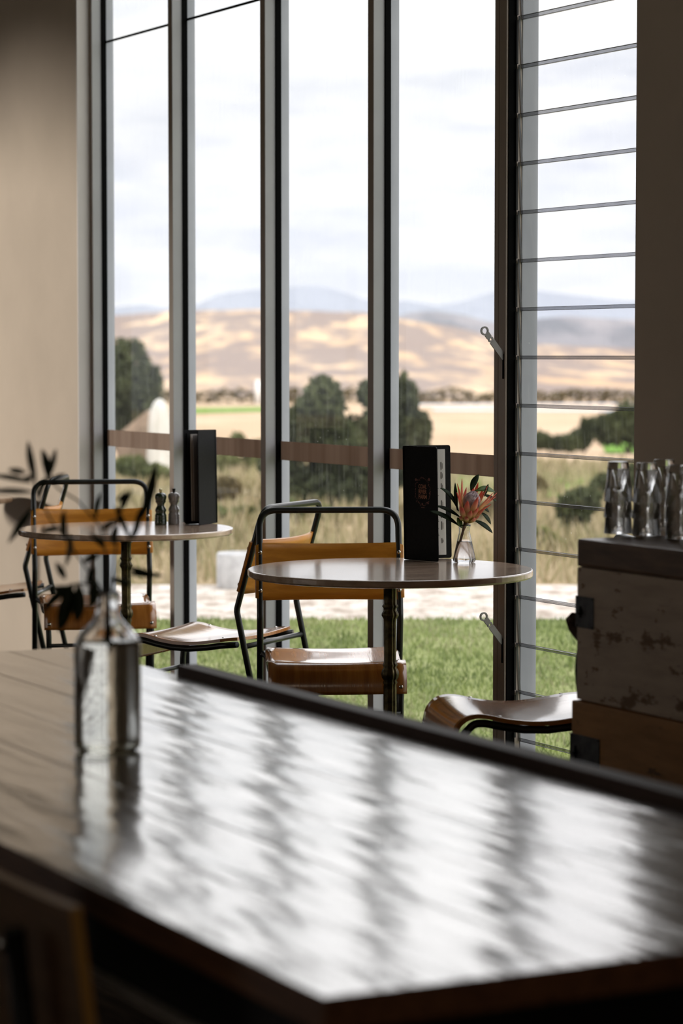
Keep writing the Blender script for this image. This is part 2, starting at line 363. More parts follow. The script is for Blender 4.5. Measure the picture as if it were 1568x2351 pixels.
while zz+pitch < ZC-.04:
    m = mb()
    yb, yt = .046, .034; hb, ht = zz-.005, zz+pitch+.005
    vs_ = []
    for x in (lv0, lv1):
        vs_ += [m.verts.new((x, yb, hb)), m.verts.new((x, yb+.006, hb)), m.verts.new((x, yt+.006, ht)), m.verts.new((x, yt, ht))]
    A, B = vs_[:4], vs_[4:]
    f = m.faces.new((A[0], B[0], B[3], A[3])); f.material_index = 0
    for q in ((A[0], B[0], B[1], A[1]), (A[3], A[2], B[2], B[3]), (A[0], A[1], A[2], A[3]), (B[0], B[3], B[2], B[1])):
        f = m.faces.new(q); f.material_index = 1
    obj('louvre_blade', m, [M['blade'], M['bladeedge']], w5, recalc=False)
    m = mb(); box(m, (lv0, yb-.0012, hb), (lv1, yb-.0006, hb+.0105)); obj('blade_overlap', m, M['lap'], w5)
    m = mb()
    for h_ in (hb, hb+.0097): box(m, (lv0, yb-.0022, h_), (lv1, yb-.0013, h_+.0011))
    obj('cut_edge', m, M['bladeedge'], w5)
    m = mb(); box(m, (a+gw+.001, .024, hb+.012), (a+gw+.010, .031, ht-.012), .001); obj('blade_clip', m, M['black'], w5)
    zz += pitch
m = mb(); box(m, (a+gw, 0, 0), (s_rw+.05, .1, .06)); obj('bottom_rail', m, M['aluin'], w5)
for (pu, pv) in ((1155, 822), (1149, 1474)):
    zp = Zw(pu, pv, -.004); px_ = a+.062
    L_ = .105; ang = math.radians(50)
    d = Vector((0, -math.cos(ang), math.sin(ang))); n2 = Vector((0, math.sin(ang), math.cos(ang)))
    lev = mb()
    o0 = Vector((px_, -.002, zp)); c1 = o0+d*L_; th = Vector((.0022, 0, 0))
    # outline of flat lever with an eye at the end and a small hole: built as quads round both holes
    def ringplate(bm, c, r0, r1, n=28):
        R = []
        for i in range(n):
            t = 2*math.pi*i/n; e = d*math.cos(t)+n2*math.sin(t)
            R.append([bm.verts.new(c+e*rr+th*sg) for rr in (r0, r1) for sg in (-1, 1)])
        for i in range(n):
            A_, B_ = R[i], R[(i+1) % n]
            bm.faces.new((A_[0], A_[2], B_[2], B_[0])); bm.faces.new((A_[1], B_[1], B_[3], A_[3]))
            bm.faces.new((A_[0], B_[0], B_[1], A_[1])); bm.faces.new((A_[2], A_[3], B_[3], B_[2]))
    ringplate(lev, c1, .0085, .0135)
    c2 = o0+d*(L_-.033)
    ringplate(lev, c2, .0036, .0092)
    def slab(bm, p, q, wd):
        vv = [bm.verts.new(x+y) for x in (p-n2*wd, p+n2*wd, q+n2*wd, q-n2*wd) for y in (-th, th)]
        bm.faces.new((vv[0], vv[2], vv[4], vv[6])); bm.faces.new((vv[7], vv[5], vv[3], vv[1]))
        for i in range(4):
            j = (i+1) % 4; bm.faces.new((vv[2*i], vv[2*i+1], vv[2*j+1], vv[2*j]))
    slab(lev, o0, c2-d*.0075, .0092); slab(lev, c2+d*.0075, c1-d*.0115, .0088)
    obj('louvre_handle', lev, M['zinc'], w5)
    m = mb(); box(m, (px_-.004, -.006, zp-.062), (px_+.004, -.0035, zp+.012), .001); obj('handle_slot', m, M['gasket'], w5)

# ================================================================ communal table in the foreground
ZT = .75
def plane_s(u, v, z):      # (s, q) of a picture point lying on height z
    p = atz(u, v, z)-P0; return p.dot(EX), p.dot(EY)
sR, qR = plane_s(1200, 1758, ZT)        # window-side edge of the surface
sC, qC = plane_s(742, 2291, ZT)         # near corner, room side
sF, _ = plane_s(205, 1484, ZT)          # far end
qR = plane_s(500, 1566, ZT)[1]*.5+plane_s(1400, 1822, ZT)[1]*.5
qL = qC
TL, TW = sC-sF, qR-qL
T = empty('communal_table', WP((sF+sC)/2, (qL+qR)/2), ROT)
tag(T, 'long dark varnished timber table in the foreground with a black steel apron', 'table')
hx, hy = TL/2, TW/2
nb = 6
m = mb()
for i in range(nb):
    y0 = -hy+TW*i/nb; y1 = -hy+TW*(i+1)/nb
    box(m, (-hx, y0+.0004, ZT-.034), (hx, y1-.0004, ZT-(.0003 if i % 2 else 0)), .0015)
m.normal_update()
for f in m.faces: f.material_index = 0 if f.normal.z > .3 else 1
obj('tabletop', m, [M['big'], M['bigedge']], T)
# raised rail along the window-side edge
sr0 = plane_s(432, 1546, ZT)[0]-(sF+sC)/2
m = mb(); box(m, (sr0, hy+.0005, ZT-.034), (hx+.35, hy+.042, ZT+.017), .002); obj('edge_rail', m, M['rail'], T)
# steel channel apron: web + flange lip
m = mb()
for sg in (-1, 1):
    box(m, (-hx+.01, sg*(hy-.012)-.003, ZT-.098), (hx-.01, sg*(hy-.012)+.003, ZT-.035))
box(m, (hx-.015, -hy+.012, ZT-.098), (hx-.009, hy-.012, ZT-.035)); box(m, (-hx+.009, -hy+.012, ZT-.098), (-hx+.015, hy-.012, ZT-.035))
obj('steel_apron', m, M['black'], T)
m = mb()
for sg in (-1, 1): box(m, (-hx+.01, sg*(hy-.003)-.010, ZT-.101), (hx-.01, sg*(hy-.003)+.010, ZT-.096), .001)
obj('apron_flange', m, mat('pale_flange_steel', (.6, .58, .56), .35, metal=.3), T)  # flange colour lifted to carry the strip of light under the table
for sx in (-1, 1):
    for sy in (-1, 1):
        m = mb(); box(m, (sx*(hx-.10)-.025, sy*(hy-.07)-.025, 0), (sx*(hx-.10)+.025, sy*(hy-.07)+.025, ZT-.035), .002); obj('leg', m, M['black'], T)

# ================================================================ tubular chairs
HW = .21
def seat_prof():
    return [(.010, .478), (.05, .474), (.10, .466), (.16, .458), (.22, .457), (.28, .464), (.325, .474), (.355, .477), (.380, .473), (.400, .461), (.413, .443), (.420, .420), (.423, .388)]
def make_chair(label, cat='chair', group='tubular school chairs round the tables'):
    r = empty('tubular_chair'); tag(r, label, cat, group)
    # rear hoop: two legs joined over the back
    P = []
    side = [(-.125, 0), (0, .565), (-.092, .882)]
    pts = [(-HW, side[0][0], 0), (-HW, side[1][0], side[1][1]), (-HW, side[2][0], side[2][1]), (HW, side[2][0], side[2][1]), (HW, side[1][0], side[1][1]), (HW, side[0][0], 0)]
    m = mb(); tube(m, fillet(pts, [.05, .055, .055, .05], 9), .0098, 14); obj('back_frame', m, M['steel'], r)
    # backrest, wrapping round in front of the posts
    m = mb(); g = []
    ni, nj = 24, 8; z0, z1 = .617, .787; hw = .222
    for i in range(ni+1):
        x = -hw+2*hw*i/ni; row = []
        e = abs(x)/hw
        for j in range(nj+1):
            v = j/nj; cor = max(0, (e-.93)/.07); zz_ = (z0+z1)/2+(v-.5)*(z1-z0)*(1-.10*cor**2)
            yb = -(zz_-.565)*.29+.0118; bul = -.034*(1-e**2)
            row.append(Vector((x, yb+bul, zz_-.006*(1-e*e)*v)))
        g.append(row)
    sheet(m, g, -.008); obj('backrest', m, M['ply'], r)
    # seat
    prof = [Vector((0, y, z)) for y, z in seat_prof()]
    fine = []
    for i in range(len(prof)-1):
        p0, p1, p2, p3 = prof[max(i-1, 0)], prof[i], prof[i+1], prof[min(i+2, len(prof)-1)]
        for k in range(3):
            t = k/3; fine.append(.5*((2*p1)+(p2-p0)*t+(2*p0-5*p1+4*p2-p3)*t*t+(3*p1-p0-3*p2+p3)*t**3))
    fine.append(prof[-1])
    m = mb(); g = []
    ni = 14
    for i in range(ni+1):
        x = -1+2*i/ni; row = []
        for k, p in enumerate(fine):
            w = .197-.010*max(0, 1-k/4); row.append(Vector((x*w, p.y, p.z-.006*(1-x*x)*(1 if k < len(fine)-9 else .3))))
        g.append(row)
    sheet(m, g, .010); obj('seat', m, M['plyseat'], r)
    # legs: rail under the seat side bending down at the front
    for sg in (-1, 1):
        pts = [(sg*.198, .004, .457)]+[(sg*.186, p.y, p.z-.022) for p in fine[4:24:3]]
        pts += [(sg*.183, .392, .425), (sg*.180, .398, .36), (sg*.180, .405, 0)]
        m = mb(); tube(m, fillet(pts, .03, 4), .0098, 12); obj('leg', m, M['steel'], r)
    m = mb(); tube(m, [(-HW, .0-.022, .452), (HW, -.022, .452)], .0085, 12); obj('stretcher', m, M['steel'], r)
    m = mb(); tube(m, [(-.18, .403, .33), (.18, .403, .33)], .0075, 12); obj('stretcher', m, M['steel'], r)
    for sg in (-1, 1):
        for z in (.645, .757):
            m = mb(); lathe(m, [(0, .0028), (.0045, .0022), (.006, 0)], 12)
            bmesh.ops.rotate(m, verts=m.verts, cent=(0, 0, 0), matrix=Matrix.Rotation(-math.pi/2, 3, 'X'))
            bmesh.ops.translate(m, verts=m.verts, vec=(sg*.209, -(z-.565)*.29+.0160, z)); obj('screw', m, M['chrome'], r)
        for y, z in ((.06, .4735), (.30, .4695)):
            m = mb(); lathe(m, [(0, .0022), (.004, .0018), (.0055, 0)], 12); bmesh.ops.translate(m, verts=m.verts, vec=(sg*.183, y, z)); obj('screw', m, M['chrome'], r)
        m = mb(); lathe(m, [(0, .0028), (.0045, .0022), (.006, 0)], 12)
        bmesh.ops.rotate(m, verts=m.verts, cent=(0, 0, 0), matrix=Matrix.Rotation(-math.pi/2, 3, 'X'))
        bmesh.ops.translate(m, verts=m.verts, vec=(sg*.180, .4225, .408)); obj('screw', m, M['chrome'], r)
    return r
def facing(fx, fy): return math.atan2(-fx, fy)       # local +y -> (fx, fy)
def chair_at(c, fx, fy, label, proto=[None]):
    if proto[0] is None: proto[0] = make_chair(label); o = proto[0]
    else: o = dup(proto[0], (0, 0, 0), 0)
    o.location = (c[0], c[1], 0); o.rotation_euler = (0, 0, facing(fx, fy)); o['label'] = label
    return o
backA = atd(757, 1240, 7.87); chair_at((backA.x+.002, 7.80), .055, -1, 'honey plywood chair facing the camera behind the table with the flower')
chair_at((-.235, 8.21), -.91, .42, 'plywood chair seen side-on between the two round tables, seat curving left')
backD = atd(217, 1200, 9.65); chair_at((backD.x, 9.56), .16, -.987, 'honey plywood chair facing the camera behind the table with the pepper mills')
chair_at((-1.165, 9.92), -1, .07, 'plywood chair by the plaster wall at far left, half hidden by another chair')
chair_at((.655, 6.56), -.985, -.15, 'plywood chair whose glossy curved seat juts out left of the stacked crates')

# ================================================================ round tables
def round_table(label):
    r = empty('round_table'); tag(r, label, 'table', 'round pedestal tables along the glazing')
    return r
def make_round(R, label):
    r = round_table(label); m = mb()
    prof = [(0, ZT), (R-.004, ZT), (R-.001, ZT-.0012), (R, ZT-.004), (R, ZT-.016), (R-.003, ZT-.0205), (R-.010, ZT-.022), (0, ZT-.022)]
    rings = lathe(m, prof[1:-1], 96); 
    bm_t = rings[0]; f = m.faces.new(bm_t); f2 = m.faces.new(list(reversed(rings[-1])))
    for f in m.faces: f.smooth = False
    obj('tabletop', m, M['oak'], r)
    m = mb()
    for k in range(4):
        a = math.pi/4+k*math.pi/2+.5
        d = Vector((math.cos(a), math.sin(a), 0)); n = Vector((-d.y, d.x, 0))
        vv = []
        for (t, w, h) in ((.015, .02, .020), (.15, .012, .007)):
            for sx, z in ((-1, ZT-.0225), (1, ZT-.0225), (1, ZT-.0225-h), (-1, ZT-.0225-h)): vv.append(m.verts.new(d*t+n*w*sx+Vector((0, 0, z))))
        for q in ((0, 1, 5, 4), (1, 2, 6, 5), (2, 3, 7, 6), (3, 0, 4, 7), (0, 3, 2, 1), (4, 5, 6, 7)): m.faces.new([vv[i] for i in q])
    obj('top_bracket', m, M['black'], r)
    m = mb()
    pr = [(.030, ZT-.024), (.030, ZT-.040), (.026, ZT-.048), (.0185, ZT-.052), (.0185, ZT-.085), (.0185, ZT-.10), (.023, ZT-.106), (.0185, ZT-.112), (.0185, ZT-.118), (.0235, ZT-.126), (.0245, ZT-.132), (.0185, ZT-.142), (.0175, ZT-.15)]
    z = ZT-.16
    while z > ZT-.262: pr.append((.0175, z)); z -= .02
    pr += [(.018, ZT-.266), (.022, ZT-.272), (.018, ZT-.279), (.0235, ZT-.288), (.0255, ZT-.298), (.0235, ZT-.308), (.018, ZT-.316), (.021, ZT-.322), (.018, ZT-.328)]
    z = ZT-.34
    while z > .16: pr.append((.0185+.004*(ZT-.34-z), z)); z -= .03
    pr += [(.030, .14), (.038, .12), (.030, .10), (.032, .06), (.045, .045), (.03, .03)]
    lathe(m, pr, 48, flute=(.17, ZT-.05, 10)); obj('column', m, M['iron'], r)
    for k in range(4):
        a = math.pi/4+k*math.pi/2+.2; d = Vector((math.cos(a), math.sin(a), 0))
        m = mb(); tube(m, [d*.02+Vector((0, 0, .10)), d*.10+Vector((0, 0, .085)), d*.2+Vector((0, 0, .045)), d*.27+Vector((0, 0, .02)), d*.30+Vector((0, 0, .014))], [.02, .016, .013, .013, .014], 12); obj('foot', m, M['iron'], r)
    return r
t2 = make_round(.401, 'pale round pedestal table holding the menu and the flower'); t2.location = (.137, 7.33, 0); t2.rotation_euler = (0, 0, .25)
t1 = dup(t2, (-.749, 9.06, 0), .9); t1['label'] = 'round pedestal table with pepper mills behind the glass bottle'; t1.scale = (.93, .93, 1)
t3 = dup(t2, (-1.765, 11.05, 0), .4); t3['label'] = 'round table cut by the left edge, only its rim showing'; t3.scale = (.93, .93, 1)

# ================================================================ menus
def menu(label, spine, d1, w1, d2, w2, lean=0., letter=True, pages=True):
    """two covers hinged on a spine; d1/d2 directions (xy) of front and rear cover"""
    Hm = .334; zb = ZT+.0008
    r = empty('menu_folder', (spine[0], spine[1], zb)); tag(r, label, 'menu')
    def panel(name, d, w, off, m_, th=.0032, z0=0., z1=Hm, x0=0., par=None):
        d = Vector((d[0], d[1], 0)).normalized(); n = Vector((-d.y, d.x, 0)); b = mb()
        c = .006 if x0 == 0 else .001
        outl = [(x0, z0), (w-c, z0), (w-c*.3, z0+c*.3), (w, z0+c), (w, z1-c), (w-c*.3, z1-c*.3), (w-c, z1), (x0, z1)]
        A_ = [b.verts.new(d*x+n*(off-th/2)+Vector((lean*z, 0, z))) for x, z in outl]
        B_ = [b.verts.new(d*x+n*(off+th/2)+Vector((lean*z, 0, z))) for x, z in outl]
        b.faces.new(A_); b.faces.new(list(reversed(B_)))
        for i in range(8):
            j = (i+1) % 8; b.faces.new((A_[i], B_[i], B_[j], A_[j]))
        return obj(name, b, m_, par or r)
    c1 = panel('front_cover', d1, w1, 0, M['menu']); c2 = panel('back_cover', d2, w2, 0, M['menu'])
    b = mb(); tube(b, [(0, 0, .001), (lean*Hm, 0, Hm-.001)], .004, 10); obj('spine', b, M['menu'], r)
    return r, panel, Hm
sp2 = (.188, 7.655); d1 = (.093, -.100); d2 = (.1385, .060)
mn, panel, Hm = menu('black menu folder with copper lettering standing on the table beside the flower', sp2, d1, .137, d2, .150, lean=-.016)
pg = panel('page', d2, .131, -.004, M['paper'], .0012, .010, Hm-.012, .004)
pg2 = panel('page', (.1345, .052), .121, -.009, M['paper'], .0012, .018, Hm-.020, .004)
# print on the page that shows: short lines and dark blocks
dd = Vector((d2[0], d2[1], 0)).normalized(); nn = Vector((-dd.y, dd.x, 0))
dd2 = Vector((.1345, .052, 0)).normalized(); nn2 = Vector((-dd2.y, dd2.x, 0))
b = mb(); random.seed(3)
def inkq(x0, x1, z0, z1, D=dd2, Nn=nn2, off=-.0100):
    vv = [b.verts.new(D*x+Nn*off+Vector((-.016*z, 0, z))) for x, z in ((x0, z0), (x1, z0), (x1, z1), (x0, z1))]; b.faces.new(vv)
z = .29
while z > .06:
    for k in range(random.choice([1, 2, 3])):
        inkq(.092, .092+random.uniform(.006, .014), z, z+.0016); z -= .0045
    z -= .012
for z0, z1 in ((.262, .285), (.235, .255), (.205, .222), (.150, .172), (.12, .128), (.085, .11), (.045, .06)):
    inkq(.112, .1145, z0, z1); inkq(.1165, .1180, z0+.003, z1-.004)
obj('printed_text', b, M['ink'], mn, recalc=False)
# lettering and wreath on the front cover
D1 = Vector((d1[0], d1[1], 0)).normalized(); N1 = Vector((-D1.y, D1.x, 0))
def text_mesh(body, size, xs=1.0):
    cu = bpy.data.curves.new('t', 'FONT'); cu.body = body; cu.size = size; cu.align_x = 'CENTER'; cu.extrude = .0001; cu.offset = .00035
    o = bpy.data.objects.new('t', cu); COL.objects.link(o); bpy.context.view_layer.update()
    me = bpy.data.meshes.new_from_object(o.evaluated_get(bpy.context.evaluated_depsgraph_get()))
    b = mb(); b.from_mesh(me); bpy.data.objects.remove(o); bpy.data.meshes.remove(me)
    return b
def on_cover(b, cx, cz, wid=None, hgt=None):
    xs = [v.co.x for v in b.verts]; ys = [v.co.y for v in b.verts]
    kx = wid/(max(xs)-min(xs)) if wid else 1; ky = hgt/(max(ys)-min(ys)) if hgt else 1
    mx_, my = (max(xs)+min(xs))/2, (max(ys)+min(ys))/2
    for v in b.verts:
        x = (v.co.x-mx_)*kx+cx; z = (v.co.y-my)*ky+cz; o_ = v.co.z
        v.co = D1*x-N1*(.0019+.0001+o_)+Vector((-.016*z, 0, z))
sgn = 1
if N1.dot(Vector((0, -1, 0))) > 0: sgn = -1
fc = [c for c in mn.children if c.name.startswith('front_cover')][0]
cx0 = .0775
for i, wtxt in enumerate(('COAL', 'RIVER', 'FARM')):
    b = text_mesh(wtxt, .02); on_cover(b, cx0, Hm*.650-i*.0150, .033, .0125)
    if sgn < 0:
        for v in b.verts: v.co += N1*(.0040+.0002)
    obj('cover_lettering', b, M['foil'], fc, recalc=False)
b = mb(); random.seed(11)
def leafq(cx, cz, L_, W_, a):
    dx, dz = math.cos(a), math.sin(a); pts = []
    for t, w in ((-.5, 0), (-.25, .8), (0, 1), (.25, .8), (.5, 0), (.25, -.8), (0, -1), (-.25, -.8)):
        x = cx+dx*L_*t-dz*W_*.5*w; z = cz+dz*L_*t+dx*W_*.5*w
        pts.append(b.verts.new(Vector((x, z, 0))))
    b.faces.new(pts)
for k in range(34):
    a = 2*math.pi*k/34; rx, rz = .031, .040
    jx = random.uniform(-.002, .002)
    leafq((rx+jx)*math.cos(a), (rz+jx)*math.sin(a), random.uniform(.005, .010), random.uniform(.0014, .003), a+random.choice([.4, 1.57, 2.2, .9]))
for (x, z, rr) in ((.027, .036, .0048), (-.027, .034, .0042), (.022, -.033, .003), (-.002, -.036, .003), (.029, -.004, .0028)):
    b.faces.new([b.verts.new(Vector((x+rr*math.cos(t*.524), z+rr*math.sin(t*.524), 0))) for t in range(12)])
box(b, (-.007, -.0475, 0), (.007, -.0455, .0001))
for v in b.verts:
    x, z, o_ = v.co.x+cx0, v.co.y+Hm*.605, v.co.z
    v.co = D1*x-N1*sgn*(.0019+.0001+o_)+Vector((-.016*z, 0, z))
obj('wreath_print', b, M['foil2'], fc, recalc=False)
# second menu
p1 = atz(497, 1201, ZT); 
mn2, panel, _ = menu('black menu folder standing behind the two pepper mills', (p1.x, p1.y), (-.056, -.130), .140, (-.100, -.075), .135, lean=-.012)
panel('page', (-.096, -.083), .125, -.002, M['menu'], .002, .008, Hm-.01, .004)
panel('page', (-.088, -.098), .124, 0, mat('clear_sleeve', (.42, .39, .36), .3), .0015, .012, Hm-.014, .004)
panel('page', (-.080, -.107), .122, 0, mat('clear_sleeve_b', (.20, .18, .17), .3), .0015, .012, Hm-.018, .004)

# ================================================================ pepper mills
def mill(label, p, body, knob, name='pepper_mill'):
    r = empty(name, p); tag(r, label, 'pepper mill')
    pr = [(.0, 0), (.0205, 0), (.0215, .003), (.0215, .018), (.0205, .0205), (.0212, .0225), (.0212, .027), (.0200, .0295), (.0212, .032), (.0200, .036), (.0185, .040), (.0170, .044), (.0195, .048), (.0200, .053), (.0175, .060), (.0135, .066), (.0125, .070), (.0140, .075), (.0180, .080), (.0195, .084)]
    m = mb(); lathe(m, pr, 40); obj('mill_body', m, body, r)
    pr = [(.0180, .0845), (.0185, .088), (.0205, .094), (.0212, .100), (.0195, .107), (.0140, .112), (.0060, .1145), (.0055, .1145)]
    m = mb(); rg = lathe(m, pr, 40); obj('mill_head', m, body, r)
    m = mb(); rg = lathe(m, [(.0045, .113), (.0048, .120), (.0060, .1225), (.0060, .126), (.0050, .1275)], 24); cap(m, rg[-1]); obj('knob', m, knob, r)
    return r
pm = atz(369, 1205, ZT); mill('dark green glossy pepper mill, left of the pair on the rear round table', pm, M['greenmill'], M['brass'])
pm = atz(399.5, 1204, ZT); mill('grey glossy pepper mill, right of the pair on the rear round table', pm, M['greymill'], M['black'])

# ================================================================ flask with protea
pf = atz(1066, 1291, ZT); FD = pf.y
fl = empty('conical_flask', (pf.x, pf.y, ZT)); tag(fl, 'small clear conical glass flask of water standing right of the menu', 'vase')
m = mb()
outer = [(.0, .0005), (.027, .0005), (.0315, .003), (.033, .0075), (.0325, .012), (.0175, .081), (.0160, .086), (.0160, .098), (.0172, .105), (.0190, .1095)]
inner = [(.0176, .1095), (.0160, .105), (.0147, .098), (.0147, .086), (.0160, .081), (.0308, .012), (.0308, .0078), (.029, .0045), (.026, .0035), (0.0, .0030)]
lathe(m, outer+inner, 48); bmesh.ops.remove_doubles(m, verts=m.verts, dist=1e-5); obj('glass_wall', m, M['glass'], fl)
m = mb(); lathe(m, [(0, .0028), (.026, .0032), (.0292, .0041), (.0312, .0076), (.0312, .012), (.0216, .0605), (.0205, .061), (0, .0608)], 48); bmesh.ops.remove_doubles(m, verts=m.verts, dist=1e-5); obj('water', m, M['water'], fl)
PR = empty('protea_flower', (pf.x, pf.y, ZT)); tag(PR, 'pink and yellow protea bloom with dark leathery leaves in the conical flask', 'flower')
O = Vector((pf.x, pf.y, ZT))
def fp(u, v, dd=0.): return atd(u, v, FD+dd)-O
mbr = bpy.data.materials.new('protea_bract'); mbr.use_nodes = True; t = mbr.node_tree; bb = bsdf(mbr)
bb.inputs['Roughness'].default_value = .45
at = N(t, 'ShaderNodeAttribute', attribute_name='along'); nzz = N(t, 'ShaderNodeTexNoise', Scale=60.0, Detail=3.0)
ad = N(t, 'ShaderNodeMath', operation='MULTIPLY_ADD'); t.links.new(nzz.outputs[0], ad.inputs[0]); ad.inputs[1].default_value = .22; 
t.links.new(at.outputs['Fac'], ad.inputs[2])
t.links.new(ramp(t, ad.outputs[0], [(.12, (.42, .20, .05)), (.48, (.66, .58, .18)), (.70, (.90, .66, .34)), (.88, (.92, .42, .30)), (1.0, (.86, .26, .20))]), bb.inputs['Base Color'])
bb.inputs['Transmission Weight'].default_value = 0.
trl = N(t, 'ShaderNodeBsdfTranslucent'); t.links.new(bb.inputs['Base Color'].links[0].from_socket, trl.inputs[0])
mxs = N(t, 'ShaderNodeMixShader'); mxs.inputs[0].default_value = .5; t.links.new(bb.outputs[0], mxs.inputs[1]); t.links.new(trl.outputs[0], mxs.inputs[2])
t.links.new(mxs.outputs[0], t.nodes['Material Output'].inputs[0])
M['plf'] = noisy(mat('protea_leaf', rough=.5, spec=.15), (.008, .016, .006), (.022, .040, .014), ns=40)
M['plg'] = noisy(mat('protea_leaf_light', rough=.4, spec=.5), (.05, .10, .015), (.09, .16, .03), ns=40)
M['stem'] = noisy(mat('protea_stem', rough=.6), (.08, .035, .02), (.22, .12, .06), scale=(1, 1, .3), ns=120, bump=.4, bdist=.001)
M['style'] = noisy(mat('protea_styles', rough=.6), (.34, .25, .26), (.78, .66, .64), ns=90)
def blade(bm, p0, p1, wid, bend=Vector((0, 0, 0)), nrm=Vector((0, -1, 0)), fold=.25, n=12, belly=.5, tip=1.0, attr=None, th=.0008):
    """leaf-like tapered blade from p0 to p1, slightly folded along its rib, with thickness"""
    ax = p1-p0; side = ax.cross(nrm).normalized(); nn_ = side.cross(ax).normalized(); rows = []
    for i in range(n+1):
        s = i/n; c = p0+ax*s+bend*(4*s*(1-s))
        w = wid*.5*(max(0.0, math.sin(math.pi*min(1, s**(math.log(.5)/math.log(belly)))))**.75)*(1 if s < 1 else 0)+.0003
        if i == 0: w = wid*.12
        rows.append([c-side*w+nn_*(w*fold), c-nn_*(w*fold*.3), c+side*w+nn_*(w*fold)])
    T_ = [[bm.verts.new(p) for p in r] for r in rows]; B_ = [[bm.verts.new(p-nn_*th) for p in r] for r in rows]
    for i in range(n):
        for j in range(2):
            f = bm.faces.new((T_[i][j], T_[i][j+1], T_[i+1][j+1], T_[i+1][j])); f.smooth = True
            f = bm.faces.new((B_[i][j], B_[i+1][j], B_[i+1][j+1], B_[i][j+1])); f.smooth = True
        bm.faces.new((T_[i][0], T_[i+1][0], B_[i+1][0], B_[i][0])); bm.faces.new((T_[i][2], B_[i][2], B_[i+1][2], T_[i+1][2]))
    bm.faces.new((T_[0][0], B_[0][0], B_[0][1], B_[0][2], T_[0][2], T_[0][1])); bm.faces.new((T_[n][0], T_[n][1], T_[n][2], B_[n][2], B_[n][1], B_[n][0]))
    if attr is not None:
        for i in range(n+1):
            for vv in T_[i]+B_[i]: vv[attr] = i/n
base = fp(1069, 1203); top = fp(1090, 1123); AX = (top-base).normalized()
m = mb(); tube(m, [fp(1044, 1288, .004)+Vector((0, 0, .002)), fp(1050, 1262, .003), fp(1058, 1238), fp(1064, 1215), base+AX*.004], [.0042, .0044, .0036, .0042, .0075], 12); obj('stem', m, M['stem'], PR)
# dome of styles
h = Vector((0, -1, 0)); u1 = (h-AX*h.dot(AX)).normalized(); u2 = AX.cross(u1)
Rh = .0250; c0 = base+AX*.062
m = mb(); prof_ = [(.010, -.045), (.018, -.03), (.0225, -.012), (.0235, 0), (.0225, .012), (.0185, .024), (.011, .033), (.004, .0365), (0.0003, .037)]
rings = []
for rr, z in prof_:
    ring = [m.verts.new(c0+AX*z+(u1*math.cos(2*math.pi*i/32)+u2*math.sin(2*math.pi*i/32))*rr) for i in range(32)]; rings.append(ring)
for A_, B_ in zip(rings, rings[1:]):
    for i in range(32): m.faces.new((A_[i], A_[(i+1) % 32], B_[(i+1) % 32], B_[i]))
cap(m, rings[0], True); cap(m, rings[-1])
hd = obj('flower_head', m, mat('protea_core', (.16, .09, .09), .7), PR)
m = mb(); random.seed(5)
for k in range(150):
    a = 2.39996*k; f = (k+.5)/150
    z_end = .012+.024*(1-f)+random.uniform(-.002, .002); pts = []
    d = u1*math.cos(a)+u2*math.sin(a)
    e0 = -.022
    for q in range(6):
        t_ = q/5; z = e0+(z_end-e0)*t_
        rr = None
        for (ra, za), (rb, zb_) in zip(prof_, prof_[1:]):
            if za <= z <= zb_: rr = ra+(rb-ra)*(z-za)/(zb_-za)
        rr = (rr or .0036)+.0012*(1+.5*math.sin(k))
        if q == 5: rr *= .9
        pts.append(c0+AX*z+(u1*math.cos(a+.25*t_)+u2*math.sin(a+.25*t_))*rr)
    tube(m, pts, [.0005, .0006, .0007, .0007, .0009, .0005], 5)
st = obj('styles', m, M['style'], hd); st['kind'] = 'stuff'
def bract(tip, az, wid, k, bell=.42, pull=0.):
    m = mb(); ly = m.verts.layers.float.new('along')
    d = u1*math.cos(az)+u2*math.sin(az)
    root = base+AX*(.004+.004*k)+d*.007
    mid = base+AX*((tip-base).dot(AX)*.45)+d*(.026+.002*k)
    bend = (mid-(root+tip)/2)
    blade(m, root, tip, wid, bend=bend*.9, nrm=-d, fold=.45, n=14, belly=bell, attr=ly, th=.0011)
    return obj('bract', m, mbr, PR)
# (tip u, tip v, depth offset, width mm, belly)
BR = [(1050, 1110, -.010, 15, .45), (1061, 1099, .012, 15, .45), (1071, 1119, .022, 14, .5), (1074, 1149, -.034, 17, .5), (1098, 1140, -.036, 16, .5),
      (1098, 1107, .030, 14, .5), (1119, 1116, .022, 12, .5), (1131, 1132, -.016, 15, .5), (1141, 1131, .004, 11, .5), (1127, 1158, -.030, 13, .5), (1138, 1140, .02, 12, .5),
      (1088, 1112, .036, 14, .5), (1049, 1130, -.022, 14, .5), (1110, 1120, .032, 12, .5),
      (1062, 1165, -.034, 15, .5), (1082, 1172, -.036, 15, .5), (1098, 1165, -.034, 14, .5), (1112, 1168, -.026, 13, .5), (1056, 1160, -.024, 13, .5), (1072, 1185, -.026, 12, .5), (1090, 1188, -.026, 12, .5), (1101, 1183, -.02, 12, .5), (1060, 1184, -.018, 12, .5), (1080, 1160, .034, 14, .5)]
for k, (u, v, dz, w_, bl) in enumerate(BR):
    tip = fp(u, v, dz); q = tip-base; q -= AX*q.dot(AX); az = math.atan2(q.dot(u2), q.dot(u1)); bract(tip, az, w_*.00122, k % 3, bl)
